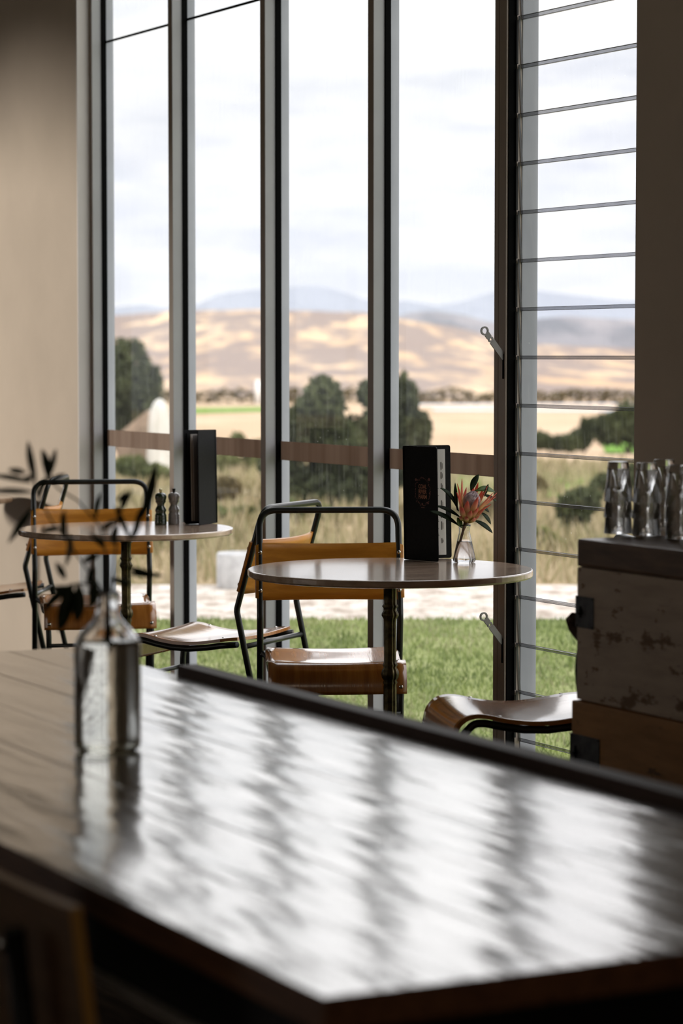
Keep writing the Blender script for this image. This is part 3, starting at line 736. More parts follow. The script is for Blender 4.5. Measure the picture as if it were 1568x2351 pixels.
LV = [((1053, 1174), (1010, 1120), 10, .01, 'plf', (.004, 0, .010)), ((1057, 1188), (1001, 1161), 10, .0, 'plf', (0, 0, .004)), ((1055, 1208), (986, 1173), 12, -.012, 'plf', (0, 0, .006)),
      ((1061, 1212), (1050, 1188), 15, -.014, 'plg', (-.002, 0, 0)), ((1081, 1126), (1099, 1089), 13, .03, 'plf', (-.003, 0, 0)), ((1090, 1128), (1137, 1130), 14, .034, 'plg', (0, 0, .008)),
      ((1110, 1136), (1140, 1151), 9, .03, 'plf', (0, 0, .002)), ((1104, 1176), (1127, 1204), 10, .02, 'plf', (.002, 0, .002)), ((1088, 1194), (1131, 1224), 12, .0, 'plf', (.002, 0, .003)),
      ((1050, 1172), (1045, 1108), 8, .015, 'plf', (-.002, 0, 0)), ((1105, 1160), (1123, 1176), 8, .02, 'plf', (0, 0, 0)), ((1112, 1140), (1121, 1111), 6, .03, 'plf', (0, 0, 0))]
for (r0, r1, w_, dz, mk, bd) in LV:
    m = mb(); blade(m, fp(*r0, dz*.5), fp(*r1, dz), w_/1000*1.4, Vector(bd), nrm=Vector((.3, -.7, .6)), fold=.3, belly=.52); obj('leaf', m, M[mk], PR)

# ================================================================ bottle with olive branch
pb = atz(248, 1722, ZT); BD = pb.y
bo = empty('glass_bottle', (pb.x, pb.y, ZT)); tag(bo, 'clear glass bottle with narrow neck standing on the long dark table', 'bottle')
R_ = .0505
m = mb()
outer = [(0, .0008), (R_-.008, .0008), (R_-.002, .004), (R_, .010), (R_, .158), (R_-.002, .168), (R_-.009, .180), (R_-.021, .192), (.0215, .201), (.0175, .210), (.0165, .222), (.0190, .228), (.0190, .240), (.0175, .243)]
inner = [(.0150, .243), (.0140, .238), (.0135, .212), (.0170, .203), (R_-.024, .189), (R_-.012, .177), (R_-.0048, .166), (R_-.0035, .157), (R_-.0035, .016), (R_-.007, .010), (R_-.014, .0085), (0, .009)]
lathe(m, outer+inner, 56); bmesh.ops.remove_doubles(m, verts=m.verts, dist=1e-5); obj('glass_wall', m, M['glass'], bo)
wy = glassmat('stale_water', (.99, .99, .96), 1.33)
m = mb(); lathe(m, [(0, .0086), (R_-.0140, .0081), (R_-.0064, .0096), (R_-.0031, .0158), (R_-.0031, .157), (R_-.0044, .1662), (R_-.0060, .1680), (0, .1678)], 56); bmesh.ops.remove_doubles(m, verts=m.verts, dist=1e-5); obj('water', m, wy, bo)
OB = empty('olive_branch', (pb.x, pb.y, ZT)); tag(OB, 'spray of dark olive leaves rising from the clear glass bottle', 'branch')
O2 = Vector((pb.x, pb.y, ZT))
def bp(u, v, dd=0.): return atd(u, v, BD+dd)-O2
M['olive'] = noisy(mat('olive_leaf_green', rough=.5, spec=.2), (.010, .018, .007), (.020, .034, .014), ns=40)
M['oliveg'] = noisy(mat('olive_leaf_underside', rough=.6), (.10, .11, .09), (.15, .16, .13), ns=40)
M['otwig'] = mat('olive_twig', (.030, .024, .018), .7)
ST = [[(250, 1500, .01), (248, 1440, 0), (247, 1370, 0), (205, 1315, -.02), (160, 1250, -.04), (118, 1195, -.05), (82, 1130, -.06), (72, 1050, -.06)],
      [(240, 1480, -.01), (244, 1420, 0), (243, 1370, 0), (245, 1290, .02), (232, 1210, .03), (180, 1150, .02), (130, 1120, .0), (105, 1070, 0)],
      [(255, 1490, 0), (252, 1430, 0), (250, 1370, 0), (278, 1290, .02), (305, 1220, .03), (325, 1170, .03), (340, 1120, .03)],
      [(246, 1470, 0), (246, 1410, 0), (246, 1368, 0), (215, 1345, -.03), (180, 1338, -.05), (158, 1350, -.06), (148, 1375, -.06)],
      [(246, 1370, 0), (262, 1300, -.03), (268, 1230, -.04), (272, 1170, -.04)]]
for s_ in ST:
    m = mb(); pts = [bp(*p) for p in s_]; tube(m, fillet(pts, .02, 3), .0016, 7); obj('twig', m, M['otwig'], OB)
OL = [((82, 1110), (64, 1012), 15, 'oliveg', -.06), ((112, 1105), (96, 1030), 17, 'olive', 0), ((110, 1100), (128, 1030), 13, 'oliveg', 0), ((118, 1110), (150, 1088), 11, 'olive', 0),
      ((75, 1165), (18, 1248), 15, 'olive', -.06), ((72, 1108), (-20, 1092), 11, 'olive', -.06), ((76, 1130), (-30, 1128), 11, 'olive', -.07), ((60, 1085), (18, 1078), 12, 'olive', -.05),
      ((80, 1090), (40, 1105), 10, 'olive', -.06), ((325, 1190), (358, 1062), 20, 'olive', .03), ((305, 1240), (322, 1165), 13, 'olive', .03), ((298, 1240), (262, 1160), 12, 'olive', .03),
      ((272, 1180), (304, 1124), 13, 'olive', -.04), ((270, 1150), (290, 1128), 14, 'olive', -.04), ((235, 1215), (272, 1190), 12, 'oliveg', .03), ((270, 1200), (262, 1250), 15, 'oliveg', 0),
      ((290, 1318), (378, 1322), 12, 'olive', .02), ((285, 1300), (345, 1312), 10, 'olive', .01), ((170, 1340), (98, 1405), 17, 'olive', -.06), ((160, 1345), (105, 1350), 12, 'olive', -.05),
      ((165, 1345), (135, 1452), 30, 'olive', -.06), ((180, 1340), (176, 1430), 26, 'olive', -.05), ((200, 1345), (215, 1300), 14, 'olive', -.03), ((150, 1330), (128, 1290), 14, 'olive', -.05),
      ((152, 1240), (148, 1170), 13, 'olive', -.04), ((140, 1215), (92, 1222), 12, 'olive', -.05), ((190, 1290), (232, 1270), 12, 'olive', -.02), ((150, 1300), (160, 1225), 12, 'oliveg', -.04),
      ((215, 1330), (205, 1400), 20, 'olive', -.03), ((240, 1260), (205, 1225), 12, 'olive', .02), ((220, 1190), (235, 1130), 12, 'olive', .02), ((250, 1330), (300, 1345), 13, 'olive', 0), ((88, 1150), (108, 1095), 12, 'olive', -.05)]
for (r0, r1, w_, mk, dz) in OL:
    m = mb(); blade(m, bp(*r0, dz), bp(*r1, dz), w_*.00075, Vector((random.uniform(-.004, .004), 0, random.uniform(-.003, .003))), nrm=Vector((random.uniform(-.4, .4), -1, random.uniform(-.3, .3))), fold=.2, n=8)
    obj('leaf', m, M[mk], OB)

# ================================================================ crates
def cratemat(name, c1, c2, c3, blotch):
    m = mat(name, rough=.6, spec=.4); t = m.node_tree; K = t.links.new; b = bsdf(m)
    tc = N(t, 'ShaderNodeTexCoord'); mp = N(t, 'ShaderNodeMapping'); mp.inputs['Scale'].default_value = (1, 1, 6); K(tc.outputs['Object'], mp.inputs[0])
    n = N(t, 'ShaderNodeTexNoise', Scale=6.0, Detail=6.0, Roughness=.65); K(mp.outputs[0], n.inputs['Vector'])
    a = ramp(t, n.outputs[0], [(.35, c1), (.65, c2)])
    mp2 = N(t, 'ShaderNodeMapping'); mp2.inputs['Scale'].default_value = (1, 1, 2.2); K(tc.outputs['Object'], mp2.inputs[0])
    n2 = N(t, 'ShaderNodeTexNoise', Scale=8.0, Detail=7.0, Roughness=.7); K(mp2.outputs[0], n2.inputs['Vector'])
    k = ramp(t, n2.outputs[0], [(blotch, (0, 0, 0)), (blotch+.035, (1, 1, 1))])
    x = N(t, 'ShaderNodeMix', data_type='RGBA'); K(k, x.inputs[0]); K(a, x.inputs[6]); x.inputs[7].default_value = (*c3, 1); K(x.outputs[2], b.inputs['Base Color'])
    bu = N(t, 'ShaderNodeBump', Strength=.3, Distance=.002); K(n.outputs[0], bu.inputs['Height']); K(bu.outputs[0], b.inputs['Normal']); return m
cpaint = cratemat('flaking_cream_paint', (.40, .31, .24), (.52, .42, .33), (.17, .095, .045), .555)
cbrown = cratemat('stained_crate_pine', (.32, .155, .05), (.45, .225, .08), (.15, .075, .03), .60)
cdark = noisy(mat('dark_crate_lid', rough=.4), (.08, .045, .026), (.16, .09, .05), scale=(1, 1, 6), ns=6)
mplate = noisy(mat('tarnished_plate', rough=.4, metal=.6), (.05, .05, .055), (.11, .11, .115), ns=30, bump=.2)
CD = 5.6
pc = atd(1327, 1500, CD); sc0 = (pc-P0).dot(EX); qc0 = (pc-P0).dot(EY)
def ztop(u, v, q=qc0): return Zw(u, v, q)
z_top, z_seam = Zw(1330, 1237, qc0), Zw(1328, 1606, qc0)
def crate(name, label, z0, z1, s0, q0, ln, dp, bodym, lid, plates):
    r = empty(name, WP(s0, q0, z0), ROT); tag(r, label, 'crate'); H = z1-z0
    m = mb(); zt = H-(.0605 if lid else 0)
    box(m, (0, 0, 0), (ln, dp, zt), .006)
    obj('crate_body', m, bodym, r)
    if lid:
        m = mb(); box(m, (0, 0, zt+.0005), (ln, dp, H), .007); obj('lid', m, cdark, r)
    for k, (x, z, w, h_) in enumerate(plates):
        m = mb(); box(m, (x, -.0025, z), (x+w, .0002, z+h_), .001); box(m, (-.0025, -.002, z), (.0002, .012, z+h_), .001); pl = obj('lock_plate', m, mplate, r)
        for cx_, cz in ((.004, .004), (w-.004, .004), (.004, h_-.004), (w-.004, h_-.004)):
            m = mb(); lathe(m, [(0, .0012), (.0018, .0008), (.0022, 0)], 10); bmesh.ops.rotate(m, verts=m.verts, cent=(0, 0, 0), matrix=Matrix.Rotation(math.pi/2, 3, 'X'))
            bmesh.ops.translate(m, verts=m.verts, vec=(x+cx_, -.0027, z+cz)); obj('screw', m, M['black'], pl)
        m = mb(); lathe(m, [(.006, 0), (.007, .004), (.004, .006), (.0, .006)], 14); bmesh.ops.rotate(m, verts=m.verts, cent=(0, 0, 0), matrix=Matrix.Rotation(math.pi/2, 3, 'X'))
        bmesh.ops.translate(m, verts=m.verts, vec=(x+.018, -.0027, z+h_*.5)); box(m, (x+.016, -.005, z+h_*.32), (x+.020, -.0027, z+h_*.68)); obj('keyhole_escutcheon', m, M['black'], pl)
    return r
sx0 = S(1327, qc0); k2 = S(1366, qc0)-sx0
ct = crate('wooden_crate', 'old crate with flaking cream paint, upper of the two, holding glass tumblers', z_seam, z_top, sx0, qc0, .82, .42, cpaint, True,
           [(.002, Zw(1330, 1440, qc0)-z_seam, k2, Zw(1330, 1368, qc0)-Zw(1330, 1440, qc0))])
sx1 = S(1316, qc0-.012); k3 = S(1380, qc0-.012)-sx1
cb = crate('wooden_crate', 'brown stained timber crate under the cream painted one', 0, z_seam-.001, sx1, qc0-.012, .86, .45, cbrown, False,
           [(.004, Zw(1325, 1762, qc0)-0, k3, Zw(1325, 1762-80, qc0)-Zw(1325, 1762, qc0))])
# hasp and leather strap on the far end of the upper crate
m = mb()
def cz_(v): return Zw(1328, v, qc0)-z_seam
zc = cz_(1395); box(m, (-.020, .012, zc-.012), (.0, .03, zc+.016), .006); box(m, (-.016, .010, zc-.055), (-.001, .034, zc-.010), .006)
tube(m, [(-.012, .0, zc-.020), (-.028, .004, zc-.030), (-.030, .012, zc-.048), (-.018, .016, zc-.064), (-.004, .016, zc-.075)], [.009, .012, .012, .010, .006], 12)
obj('hasp', m, noisy(mat('rusty_hasp', rough=.55, metal=.3), (.05, .03, .02), (.12, .08, .06), ns=60, bump=.4), ct)
m = mb(); g = []
for y in (.006, .030):
    g.append([Vector((-.003-.012*math.sin(math.pi*k/10), y, cz_(1478)-(cz_(1478)-cz_(1610)-.004)*k/10)) for k in range(11)])
sheet(m, g, .003); obj('strap', m, mat('black_strap', (.012, .010, .009), .5), ct)

# ================================================================ tumblers, three nested upside down in each column
def tumbler_mesh():
    m = mb()
    prof = [(0, .0865), (.0205, .0872), (.0225, .0865), (.0235, .084), (.0318, .001), (.0312, 0), (.0302, .0005), (.0222, .069), (.0195, .066), (0, .0655)]
    lathe(m, prof, 40); bmesh.ops.remove_doubles(m, verts=m.verts, dist=1e-5); return m
cols = [(1419, 1228, 'left-hand column', 0.), (1484, 1232, 'middle column', .006), (1560, 1240, 'right-hand column', -.01), (1524, 1219, 'half-hidden back column', 0.)]
lev = ['bottom', 'middle', 'top']
proto = None
for (u, v, nm, tl) in cols:
    p = atz(u, v-3, z_top)
    for k in range(3):
        lab = 'clear upside-down tumbler, %s of the %s' % (lev[k], nm)
        if proto is None: proto = obj('glass_tumbler', tumbler_mesh(), tumblermat()); o = proto
        else: o = proto.copy(); COL.objects.link(o)
        o.location = (p.x+tl*.035*k, p.y, z_top+.0006+.0358*k); o.rotation_euler = (0, tl*1.0*(k > 0), k*.7); tag(o, lab, 'glass', 'tumblers stacked upside down on the crate')

# ================================================================ ply chair at lower left, seen from behind
pk = atd(180, 2103, 2.60); Bc = WP(0, 0)
kc = empty('plywood_chair'); tag(kc, 'dark brown plywood-backed chair at the lower left corner, drawn up to the long table', 'chair')
sK = (pk-P0).dot(EX); qK = (pk-P0).dot(EY); ZK = pk.z
kc.location = WP(sK-.245, qK+.005, 0); kc.rotation_euler = (0, 0, ROT)
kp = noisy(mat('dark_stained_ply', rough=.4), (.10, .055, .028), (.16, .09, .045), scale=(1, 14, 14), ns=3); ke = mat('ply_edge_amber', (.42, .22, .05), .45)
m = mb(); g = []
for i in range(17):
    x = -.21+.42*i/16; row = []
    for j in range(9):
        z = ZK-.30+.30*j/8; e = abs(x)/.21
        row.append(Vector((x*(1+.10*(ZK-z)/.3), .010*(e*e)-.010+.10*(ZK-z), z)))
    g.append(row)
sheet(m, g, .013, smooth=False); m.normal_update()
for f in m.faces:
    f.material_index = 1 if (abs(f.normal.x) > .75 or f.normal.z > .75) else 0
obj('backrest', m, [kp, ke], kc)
for sg in (-1, 1):
    m = mb(); tube(m, [(sg*.125, -.030, ZK-.035), (sg*.125, -.012, ZK-.20), (sg*.15, .02, .45), (sg*.19, -.06, 0)], .012, 12); obj('leg', m, M['black'], kc)
    m = mb(); tube(m, [(sg*.15, .03, .43), (sg*.17, .38, .43), (sg*.19, .42, .36), (sg*.19, .44, 0)], .012, 12); obj('leg', m, M['black'], kc)
    m = mb(); lathe(m, [(0, .004), (.006, .003), (.008, 0)], 14); bmesh.ops.rotate(m, verts=m.verts, cent=(0, 0, 0), matrix=Matrix.Rotation(math.pi/2, 3, 'X')); bmesh.ops.translate(m, verts=m.verts, vec=(sg*.125, -.043, ZK-.05)); obj('bolt', m, M['chrome'], kc)
m = mb(); g = [[Vector((x, y, .455+.02*(abs(x)/.2)**2)) for y in (.03, .12, .22, .32, .41, .43)] for x in (-.2, -.13, -.06, 0, .06, .13, .2)]
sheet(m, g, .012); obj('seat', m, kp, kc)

# ================================================================ outdoors
def vz(v, Y): return EYE-(v-HOR)/6011.0*Y
def lerp_tab(tab, x):
    if x <= tab[0][0]: return tab[0][1]
    for (a, b), (c, d) in zip(tab, tab[1:]):
        if x <= c: return b+(d-b)*(x-a)/(c-a)
    return tab[-1][1]
GP = [(5, -.15), (14.8, -.15), (17.6, -.20), (30, -.42), (60, -1.1), (100, -1.9), (250, -3.6), (600, -8.6), (1200, -16)]
def gz(Y): return lerp_tab(GP, Y)
def strip(name, Y0, Y1, m, ny=12, hw=(9, 3.0), nx=24, amp=0., dz=0.):
    b = mb(); R_ = []
    for i in range(ny+1):
        Y = Y0+(Y1-Y0)*(i/ny); w = hw[0]+hw[1]*Y; row = []
        for j in range(nx+1):
            X = -w+2*w*j/nx; z = gz(Y)+dz+(amp*noise.noise(Vector((X*.3/max(1, Y/20), Y*.3/max(1, Y/20), 1.7))) if 0 < i < ny else 0)
            row.append(b.verts.new((X, Y, z)))
        R_.append(row)
    for i in range(ny):
        for j in range(nx): f = b.faces.new((R_[i][j], R_[i][j+1], R_[i+1][j+1], R_[i+1][j])); f.smooth = True
    return obj(name, b, m, recalc=False, kind='structure')
M['lawn'] = noisy(mat('lawn_green', rough=.9, spec=.1), (.11, .135, .045), (.18, .21, .07), ns=3, coord='Position', c3=(.25, .26, .12))
M['gravel'] = noisy(mat('pale_gravel', rough=.95, spec=.1), (.26, .21, .17), (.42, .37, .32), scale=(1, .4, 1), ns=9, coord='Position', c3=(.54, .50, .46))
M['meadow'] = noisy(mat('dry_meadow', rough=1, spec=0), (.08, .085, .045), (.22, .175, .10), scale=(1.0, .12, 1), ns=1.1, coord='Position', c3=(.40, .30, .20))
M['field'] = noisy(mat('dry_field', rough=1, spec=0), (.34, .245, .165), (.42, .31, .21), scale=(.1, .02, 1), ns=1, coord='Position', c3=(.47, .36, .255))
M['greenf'] = noisy(mat('irrigated_green', rough=1, spec=0), (.09, .18, .035), (.16, .27, .06), scale=(1, .2, 1), ns=1.0, coord='Position')
strip('lawn', -4, 14.8, M['lawn'], hw=(30, 1.0))
# lawn must not rise into the room: it lies under the floor slab
strip('gravel_path', 14.8, 17.6, M['gravel'], hw=(30, 1.0))
strip('meadow', 17.6, 60, M['meadow'], ny=30, nx=60, hw=(30, .8), amp=.12)
strip('dry_field', 60, 640, M['field'], ny=30, hw=(30, .8))
def patch(name, pts, m, dz=.03):
    b = mb(); vv = []
    for (u, v) in pts:
        # intersect with ground profile
        lo, hi = 10, 900
        for _ in range(40):
            md = (lo+hi)/2; p = atd(u, v, md)
            if p.z > gz(md)+dz: lo = md
            else: hi = md
        vv.append(b.verts.new(atd(u, v, lo)))
    b.faces.new(vv); b.normal_update()
    for f in b.faces:
        if f.normal.z < 0: f.normal_flip()
    return obj(name, b, m, recalc=False, kind='structure')
patch('green_field', [(1040, 1092), (1240, 1098), (1420, 1094), (1500, 1100), (1480, 1132), (1330, 1142), (1180, 1140), (1040, 1132)], M['greenf'])
patch('green_field', [(1380, 1012), (1520, 1006), (1560, 1036), (1390, 1040)], M['greenf'])
patch('green_field', [(400, 938), (640, 934), (640, 944), (400, 950)], M['greenf'])
patch('lake', [(950, 928), (1500, 926), (1500, 944), (1000, 942)], mat('lake_water', (.45, .48, .55), .3))
# hills in bearing/depth grids
def hillmat(name, tan, tan2, dark, lo, sc_=1.):
    m = mat(name, rough=1, spec=0); t = m.node_tree; K = t.links.new; b = bsdf(m)
    g = N(t, 'ShaderNodeNewGeometry'); mp = N(t, 'ShaderNodeMapping'); mp.inputs['Scale'].default_value = (.0085*sc_, .0011*sc_, .0); K(g.outputs['Position'], mp.inputs[0])
    n = N(t, 'ShaderNodeTexNoise', Scale=2.0, Detail=7.0, Roughness=.62); K(mp.outputs[0], n.inputs['Vector'])
    n2 = N(t, 'ShaderNodeTexNoise', Scale=.7, Detail=3.0); K(mp.outputs[0], n2.inputs['Vector'])
    a = ramp(t, n2.outputs[0], [(.35, tan), (.65, tan2)]); k = ramp(t, n.outputs[0], [(lo-.03, (.85, .85, .85)), (lo+.10, (0, 0, 0))])
    x = N(t, 'ShaderNodeMix', data_type='RGBA'); K(k, x.inputs[0]); K(a, x.inputs[6]); x.inputs[7].default_value = (*dark, 1); K(x.outputs[2], b.inputs['Base Color']); return m
def hill(name, Y0, Y1, ridge, v0, m, nu=160, ny=40, amp=0., shape=1.0, back=1.15):
    b = mb(); R_ = []
    for i in range(ny+1):
        f = i/ny; Y = Y0+(Y1-Y0)*f; row = []
        for j in range(nu+1):
            u = -1900+5400*j/nu
            rv = lerp_tab(ridge, u)
            nn = noise.noise(Vector((u*.004, Y*.0022, 3.1)))*amp*math.sin(math.pi*min(1, f))+noise.noise(Vector((u*.02, 5.0, Y0)))*amp*.12*f
            v = v0+(rv-v0)*(f**shape)+nn
            row.append(b.verts.new(((u-CX)/6011*Y, Y, vz(v, Y))))
        R_.append(row)
    row = []
    for j in range(nu+1):
        u = -1900+5400*j/nu; Y = Y1*back; row.append(b.verts.new(((u-CX)/6011*Y, Y, R_[-1][j].co.z-.25*(Y-Y1)-20)))
    R_.append(row)
    for i in range(len(R_)-1):
        for j in range(nu): f_ = b.faces.new((R_[i][j], R_[i][j+1], R_[i+1][j+1], R_[i+1][j])); f_.smooth = True
    return obj(name, b, m, recalc=False, kind='structure')
hill('tan_hillside', 600, 2000, [(-1900, 760), (100, 735), (270, 724), (400, 714), (600, 711), (850, 718), (930, 735), (1050, 752), (1200, 790), (1460, 800), (3000, 780)], 926,
     hillmat('dry_grass_hillside', (.46, .32, .20), (.58, .44, .30), (.19, .16, .155), .515, 2.0), amp=14, shape=.8)
hill('scrub_ridge', 2300, 3600, [(-1900, 790), (850, 760), (920, 722), (985, 712), (1060, 722), (1130, 742), (1300, 726), (1460, 735), (3000, 720)], 860,
     hillmat('scrub_ridge', (.20, .19, .20), (.28, .25, .25), (.10, .105, .12), .48, .7), amp=10)
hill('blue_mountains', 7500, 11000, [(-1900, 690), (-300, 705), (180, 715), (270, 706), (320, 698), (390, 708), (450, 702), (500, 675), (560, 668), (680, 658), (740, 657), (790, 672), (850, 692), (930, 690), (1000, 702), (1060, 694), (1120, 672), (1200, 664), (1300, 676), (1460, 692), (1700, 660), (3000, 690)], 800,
     hillmat('haze_tinted_mountain', (.10, .12, .17), (.14, .16, .21), (.08, .10, .15), .45, .3), amp=8)  # base colour itself tinted blue for distance haze
# real haze between the dry hills and the mountains
hz = bpy.data.materials.new('valley_haze'); hz.use_nodes = True; t = hz.node_tree; t.nodes.clear()
vsn = N(t, 'ShaderNodeVolumeScatter', Density=.00012, Anisotropy=.0); vsn.inputs['Color'].default_value = (.90, .93, 1.0, 1)
o = N(t, 'ShaderNodeOutputMaterial'); t.links.new(vsn.outputs[0], o.inputs['Volume'])
b = mb(); box(b, (-6000, 2150, -60), (6000, 7400, 420)); hzo = obj('valley_haze', b, hz); tag(hzo, 'pale blue haze lying in front of the far mountains', 'haze', kind='stuff')

# ---- foliage
def leafmat(name, c1, c2, tr=.3):
    m = noisy(mat(name, rough=.6, spec=.2), c1, c2, ns=1.2, coord='Position'); t = m.node_tree; bb = bsdf(m)
    trl = N(t, 'ShaderNodeBsdfTranslucent'); t.links.new(bb.inputs['Base Color'].links[0].from_socket, trl.inputs[0])
    mxs = N(t, 'ShaderNodeMixShader'); mxs.inputs[0].default_value = tr; t.links.new(bb.outputs[0], mxs.inputs[1]); t.links.new(trl.outputs[0], mxs.inputs[2])
    t.links.new(mxs.outputs[0], t.nodes['Material Output'].inputs[0]); return m
G1 = leafmat('dark_foliage', (.026, .032, .014), (.085, .098, .040)); G2 = leafmat('olive_foliage', (.07, .09, .03), (.16, .17, .06)); G3 = leafmat('brown_scrub', (.09, .075, .035), (.20, .15, .07))
BARK = noisy(mat('grey_bark', rough=.9), (.06, .045, .035), (.14, .11, .09), ns=8, coord='Position')
def plant(name, label, cat, d, lobes, m, leaf=.07, n=2600, group=None, trunk=True, seed=1):
    """lobes: (u, v, ru, rv) in picture px at depth d"""
    rnd = random.Random(seed); k = d/6011.0
    us = [l[0] for l in lobes]; cu = sum(us)/len(us)
    X0 = (cu-CX)*k; g0 = gz(d)-.02
    r = empty(name, (X0, d, g0)); tag(r, label, cat, group)
    b = mb(); tot = sum(l[2]*l[3] for l in lobes)
    for (u, v, ru, rv) in lobes:
        c = Vector(((u-CX)*k-X0, rnd.uniform(-.15, .15)*ru*k, vz(v, d)-g0)); rx, rz = ru*k, rv*k; ry = (rx+rz)*.5
        for _ in range(int(n*ru*rv/tot)):
            th_, ph = rnd.uniform(0, 2*math.pi), math.acos(rnd.uniform(-1, 1)); dr = Vector((math.sin(ph)*math.cos(th_), math.sin(ph)*math.sin(th_), math.cos(ph)))
            rad = rnd.uniform(.45, 1)**.6*(1+.22*noise.noise(dr*2.2+Vector((u, v, 0))))
            p = c+Vector((dr.x*rx, dr.y*ry, dr.z*rz))*rad
            if p.z < .02: p.z = rnd.uniform(.02, .2)*rz
            a = Vector((rnd.gauss(0, 1), rnd.gauss(0, 1), rnd.gauss(0, 1))).normalized(); s = a.cross(Vector((rnd.gauss(0, 1), rnd.gauss(0, 1), rnd.gauss(0, 1)))).normalized(); L_ = leaf*rnd.uniform(.6, 1.4)
            q = [b.verts.new(p+a*L_*e+s*L_*.32*w) for e, w in ((-.6, 0), (0, -1), (.6, 0), (0, 1))]; b.faces.new(q)
    obj('foliage', b, m, r, recalc=False)
    if trunk:
        b = mb()
        tp = [Vector(((l[0]-CX)*k-X0, 0, vz(l[1], d)-g0)) for l in lobes]
        for q in tp:
            tube(b, [(0, 0, 0), (q.x*.3, .02, q.z*.35), (q.x*.75, 0, q.z*.7), q], [max(.02, .05*q.z), .04*q.z, .03*q.z, .012*q.z], 7)
        obj('trunk', b, BARK, r)
    return r
plant('tree', 'dark leafy tree outside the leftmost window pane', 'tree', 60, [(285, 860, 65, 90), (250, 900, 80, 90), (320, 900, 55, 70), (300, 960, 70, 45), (355, 870, 18, 30), (200, 930, 60, 70)], G1, .16, 7000, seed=2)
plant('tree', 'large dark bushy tree outside behind the middle mullions', 'tree', 30, [(742, 935, 50, 78), (700, 985, 55, 70), (800, 1055, 90, 100), (868, 985, 45, 60), (922, 925, 40, 65), (925, 1020, 58, 100), (640, 1060, 45, 60), (760, 1130, 110, 50), (965, 985, 26, 42), (665, 1110, 60, 60), (850, 905, 30, 32)], G1, .085, 16000, seed=3)
G = 'shrubs beyond the meadow'
plant('shrub', 'round bushy shrub seen through the upper louvres near the right wall', 'shrub', 70, [(1405, 985, 45, 40), (1445, 965, 40, 45), (1480, 980, 50, 60)], G1, .15, 3200, G, seed=4)
plant('shrub', 'small round shrub left of the bushy one through the louvres', 'shrub', 72, [(1355, 985, 24, 26), (1330, 1010, 30, 22)], G1, .15, 1500, G, seed=5)
plant('shrub', 'low spreading shrub beside the louvre frame, right of it', 'shrub', 68, [(1240, 1012, 30, 20), (1290, 1018, 45, 18)], G1, .15, 1800, G, seed=6)
plant('shrub', 'dark upright shrub added in place of a chair reflection in the louvres', 'shrub', 24, [(1322, 1165, 42, 40), (1318, 1215, 30, 35), (1345, 1150, 38, 30)], G1, .06, 3200, None, seed=7)  # added; its dark shape stands in for a chair mirrored in the louvres
plant('shrub', 'brown scrubby bush beside the louvre frame beyond the lawn', 'shrub', 34, [(1215, 1125, 42, 38), (1190, 1090, 30, 30)], G3, .09, 2200, None, seed=8)
plant('shrub', 'olive green bush behind the rear menu folder', 'shrub', 48, [(545, 1015, 20, 22), (590, 1045, 34, 34), (520, 1060, 34, 24), (490, 1085, 40, 20)], G2, .11, 2600, None, seed=9)
plant('shrub', 'pale green scrub outside the leftmost pane below the brown band', 'shrub', 40, [(300, 1070, 40, 24), (345, 1085, 50, 18)], G2, .09, 1800, None, seed=10)
plant('shrub', 'mixed olive scrub at the foot of the large tree', 'shrub', 27, [(640, 1170, 50, 26), (560, 1190, 50, 24), (480, 1180, 40, 20), (720, 1185, 60, 22)], G2, .07, 3600, None, seed=12)
plant('shrub', 'rust brown scrub behind the flower flask', 'shrub', 26, [(960, 1180, 60, 24), (1060, 1190, 70, 22), (1130, 1180, 40, 30)], G3, .07, 2600, None, seed=13)
# hedgerow
b = mb(); rnd = random.Random(21); d = 330
for _ in range(5200):
    X = rnd.uniform(-90, 90); h_ = 1.6+1.1*noise.noise(Vector((X*.25, 0, 0))); z = rnd.uniform(0, max(.6, h_)); p = Vector((X, rnd.uniform(-1, 1), z))
    a = Vector((rnd.gauss(0, 1), rnd.gauss(0, 1), rnd.gauss(0, 1))).normalized(); s = a.cross(Vector((0, .3, 1))).normalized()
    q = [b.verts.new(p+a*.5*e+s*.4*w) for e, w in ((-.6, 0), (0, -1), (.6, 0), (0, 1))]; b.faces.new(q)
h_ = obj('hedgerow', b, G3, loc=(0, d, gz(d)), recalc=False); tag(h_, 'dark hedgerow running along the foot of the tan hills', 'hedge')
# ---- grass
def grass(name, label, Y0, Y1, hgt, n, mats, uw=(-350, 1950), seed=1, wid=.004):
    rnd = random.Random(seed); b = mb()
    for _ in range(n):
        Y = Y0+(Y1-Y0)*rnd.random()**1.15; u = rnd.uniform(*uw); X = (u-CX)/6011*Y
        if (Vector((X, Y, 0))-P0).dot(EY) < .25: continue
        h_ = hgt*rnd.uniform(.5, 1.3); w = wid*rnd.uniform(.6, 1.5)*Y/12; ln = h_*rnd.uniform(.1, .7); a = rnd.uniform(0, 6.28)
        p = Vector((X, Y, gz(Y)-.01)); t_ = Vector((math.cos(a)*ln, math.sin(a)*ln, h_)); sd = Vector((1, 0, 0))*w
        f = b.faces.new([b.verts.new(p-sd), b.verts.new(p+sd), b.verts.new(p+t_)]); f.material_index = max(0, min(len(mats)-1, int(len(mats)*(.5+.55*noise.noise(Vector((X*1.1, Y*.5, seed)))+rnd.uniform(-.4, .4)))))
    g = obj(name, b, mats, recalc=False); tag(g, label, 'grass', kind='stuff'); return g
gA, gB, gC, gD = leafmat('grass_deep', (.07, .10, .025), (.11, .15, .04)), leafmat('grass_bright', (.15, .20, .06), (.22, .27, .085)), leafmat('grass_straw', (.30, .245, .145), (.40, .33, .21)), leafmat('grass_pale', (.21, .22, .105), (.30, .29, .17))
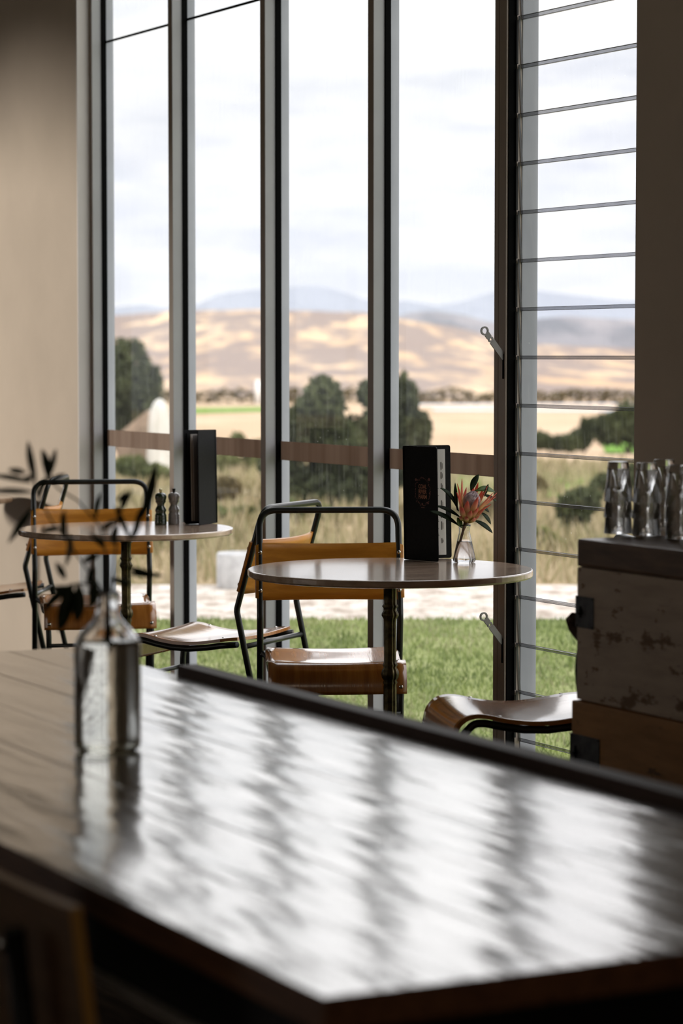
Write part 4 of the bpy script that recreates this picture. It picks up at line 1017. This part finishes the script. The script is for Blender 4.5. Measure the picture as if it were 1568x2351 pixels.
gE, gF = leafmat('grass_umber', (.10, .085, .04), (.16, .13, .06)), leafmat('grass_olive', (.20, .18, .085), (.28, .25, .13))
grass('lawn_grass', 'short green lawn grass outside the glazing', 7.5, 14.8, .036, 70000, [gA, gB, gB, gD], seed=31)
grass('meadow_grass', 'tall dry grass on the rough ground past the gravel', 17.8, 58, .20, 20000, [gE, gF, gC, gC], seed=32, wid=.006)
# gravel fragments
# ---- odds and ends outside
d = 17.3; p = Vector(((548-CX)/6011*d, d, gz(d)))
m = mb(); lathe(m, [(.0, .0), (.148, 0), (.150, .01), (.150, .225), (.143, .236), (.118, .238), (.112, .230), (.110, .14), (0, .14)], 40)
cr = obj('concrete_planter', m, noisy(mat('grey_concrete', rough=.9), (.36, .36, .37), (.48, .48, .49), ns=14), loc=p); tag(cr, 'round grey concrete planter on the gravel path', 'planter')
d = 45; p = Vector(((366-CX)/6011*d, d, gz(d)))
m = mb(); seg = 40; rings = []
for z in [0, .25, .5, .75, .95, 1.1, 1.2, 1.28, 1.33, 1.36]:
    R0 = 1.35*lerp_tab([(0, .17), (.5, .155), (.95, .135), (1.1, .12), (1.2, .10), (1.28, .075), (1.33, .045), (1.36, .004)], z)
    rings.append([m.verts.new(((R0*(1+.07*math.cos(9*2*math.pi*i/seg+z)))*math.cos(2*math.pi*i/seg), (R0*(1+.07*math.cos(9*2*math.pi*i/seg+z)))*math.sin(2*math.pi*i/seg), z)) for i in range(seg)])
for A_, B_ in zip(rings, rings[1:]):
    for i in range(seg): f = m.faces.new((A_[i], A_[(i+1) % seg], B_[(i+1) % seg], B_[i])); f.smooth = True
cap(m, rings[0], True); cap(m, rings[-1])
cc = obj('white_canvas_cover', m, noisy(mat('white_canvas', rough=.8), (.46, .44, .39), (.58, .56, .52), scale=(1, 1, .2), ns=12), loc=p); tag(cc, 'white pleated canvas cover standing outside the leftmost pane', 'cover')
d = 46; m = mb(); zr = vz(940, d)-gz(d); xr = (340-CX)/6011*d
vv = [m.verts.new(q) for q in ((xr-.55, d-.4, gz(d)+vz(1000, d)-gz(d)), (xr, d-.4, vz(942, d)), (xr+.5, d-.4, vz(1000, d)), (xr-.55, d+.6, vz(1000, d)), (xr, d+.6, vz(942, d)), (xr+.5, d+.6, vz(1000, d)),
      (xr-.5, d-.35, gz(d)), (xr+.45, d-.35, gz(d)), (xr-.5, d+.55, gz(d)), (xr+.45, d+.55, gz(d)))]
for q in ((0, 1, 4, 3), (1, 2, 5, 4), (0, 1, 2), (3, 5, 4), (0, 2, 7, 6), (3, 8, 9, 5), (0, 6, 8, 3), (2, 5, 9, 7)): m.faces.new([vv[i] for i in q])
sh = obj('garden_shed', m, noisy(mat('weathered_brown_boards', rough=.8), (.20, .14, .10), (.30, .22, .16), ns=4)); tag(sh, 'small brown pitched shed outside beside the white canvas cover', 'shed')
d = 300; p = Vector(((592-CX)/6011*d, d, gz(d)))
m = mb(); lathe(m, [(0, 0), (.32, 0), (.32, 2.2), (.22, 2.7), (0, 2.8)], 20); wt = obj('water_tank', m, mat('white_tank', (.75, .75, .74), .6), loc=p); tag(wt, 'tiny white tank far off at the foot of the hills', 'tank')
# remove names' helper leftovers
G = 'scrubby bushes on the rough ground'
EX_SHRUBS = [(30, [(470, 1130, 40, 22), (520, 1120, 34, 26)], G3, 'brown bush outside directly right of the rear menu folder'),
    (36, [(1080, 1150, 44, 18), (1030, 1140, 34, 16)], G1, 'dark bush beyond the glass just above the flower flask'),
    (22, [(1240, 1240, 34, 26), (1275, 1255, 26, 18)], G2, 'olive bush through the louvres beside the upper crate'),
    (32, [(1400, 1120, 46, 34), (1445, 1105, 40, 40)], G1, 'dark bush through the louvres behind the tumblers'),
    (20, [(960, 1320, 60, 20), (1060, 1330, 50, 16)], G2, 'low olive tuft at the far edge of the gravel, under the nearer round table'),
    (22, [(300, 1235, 50, 18), (360, 1240, 40, 14)], G2, 'low green tuft outside behind the rear table column')]
for k, (d, lb, mt, lab) in enumerate(EX_SHRUBS):
    plant('shrub', lab, 'shrub', d, lb, mt, .07, 1800, G, trunk=True, seed=50+k)
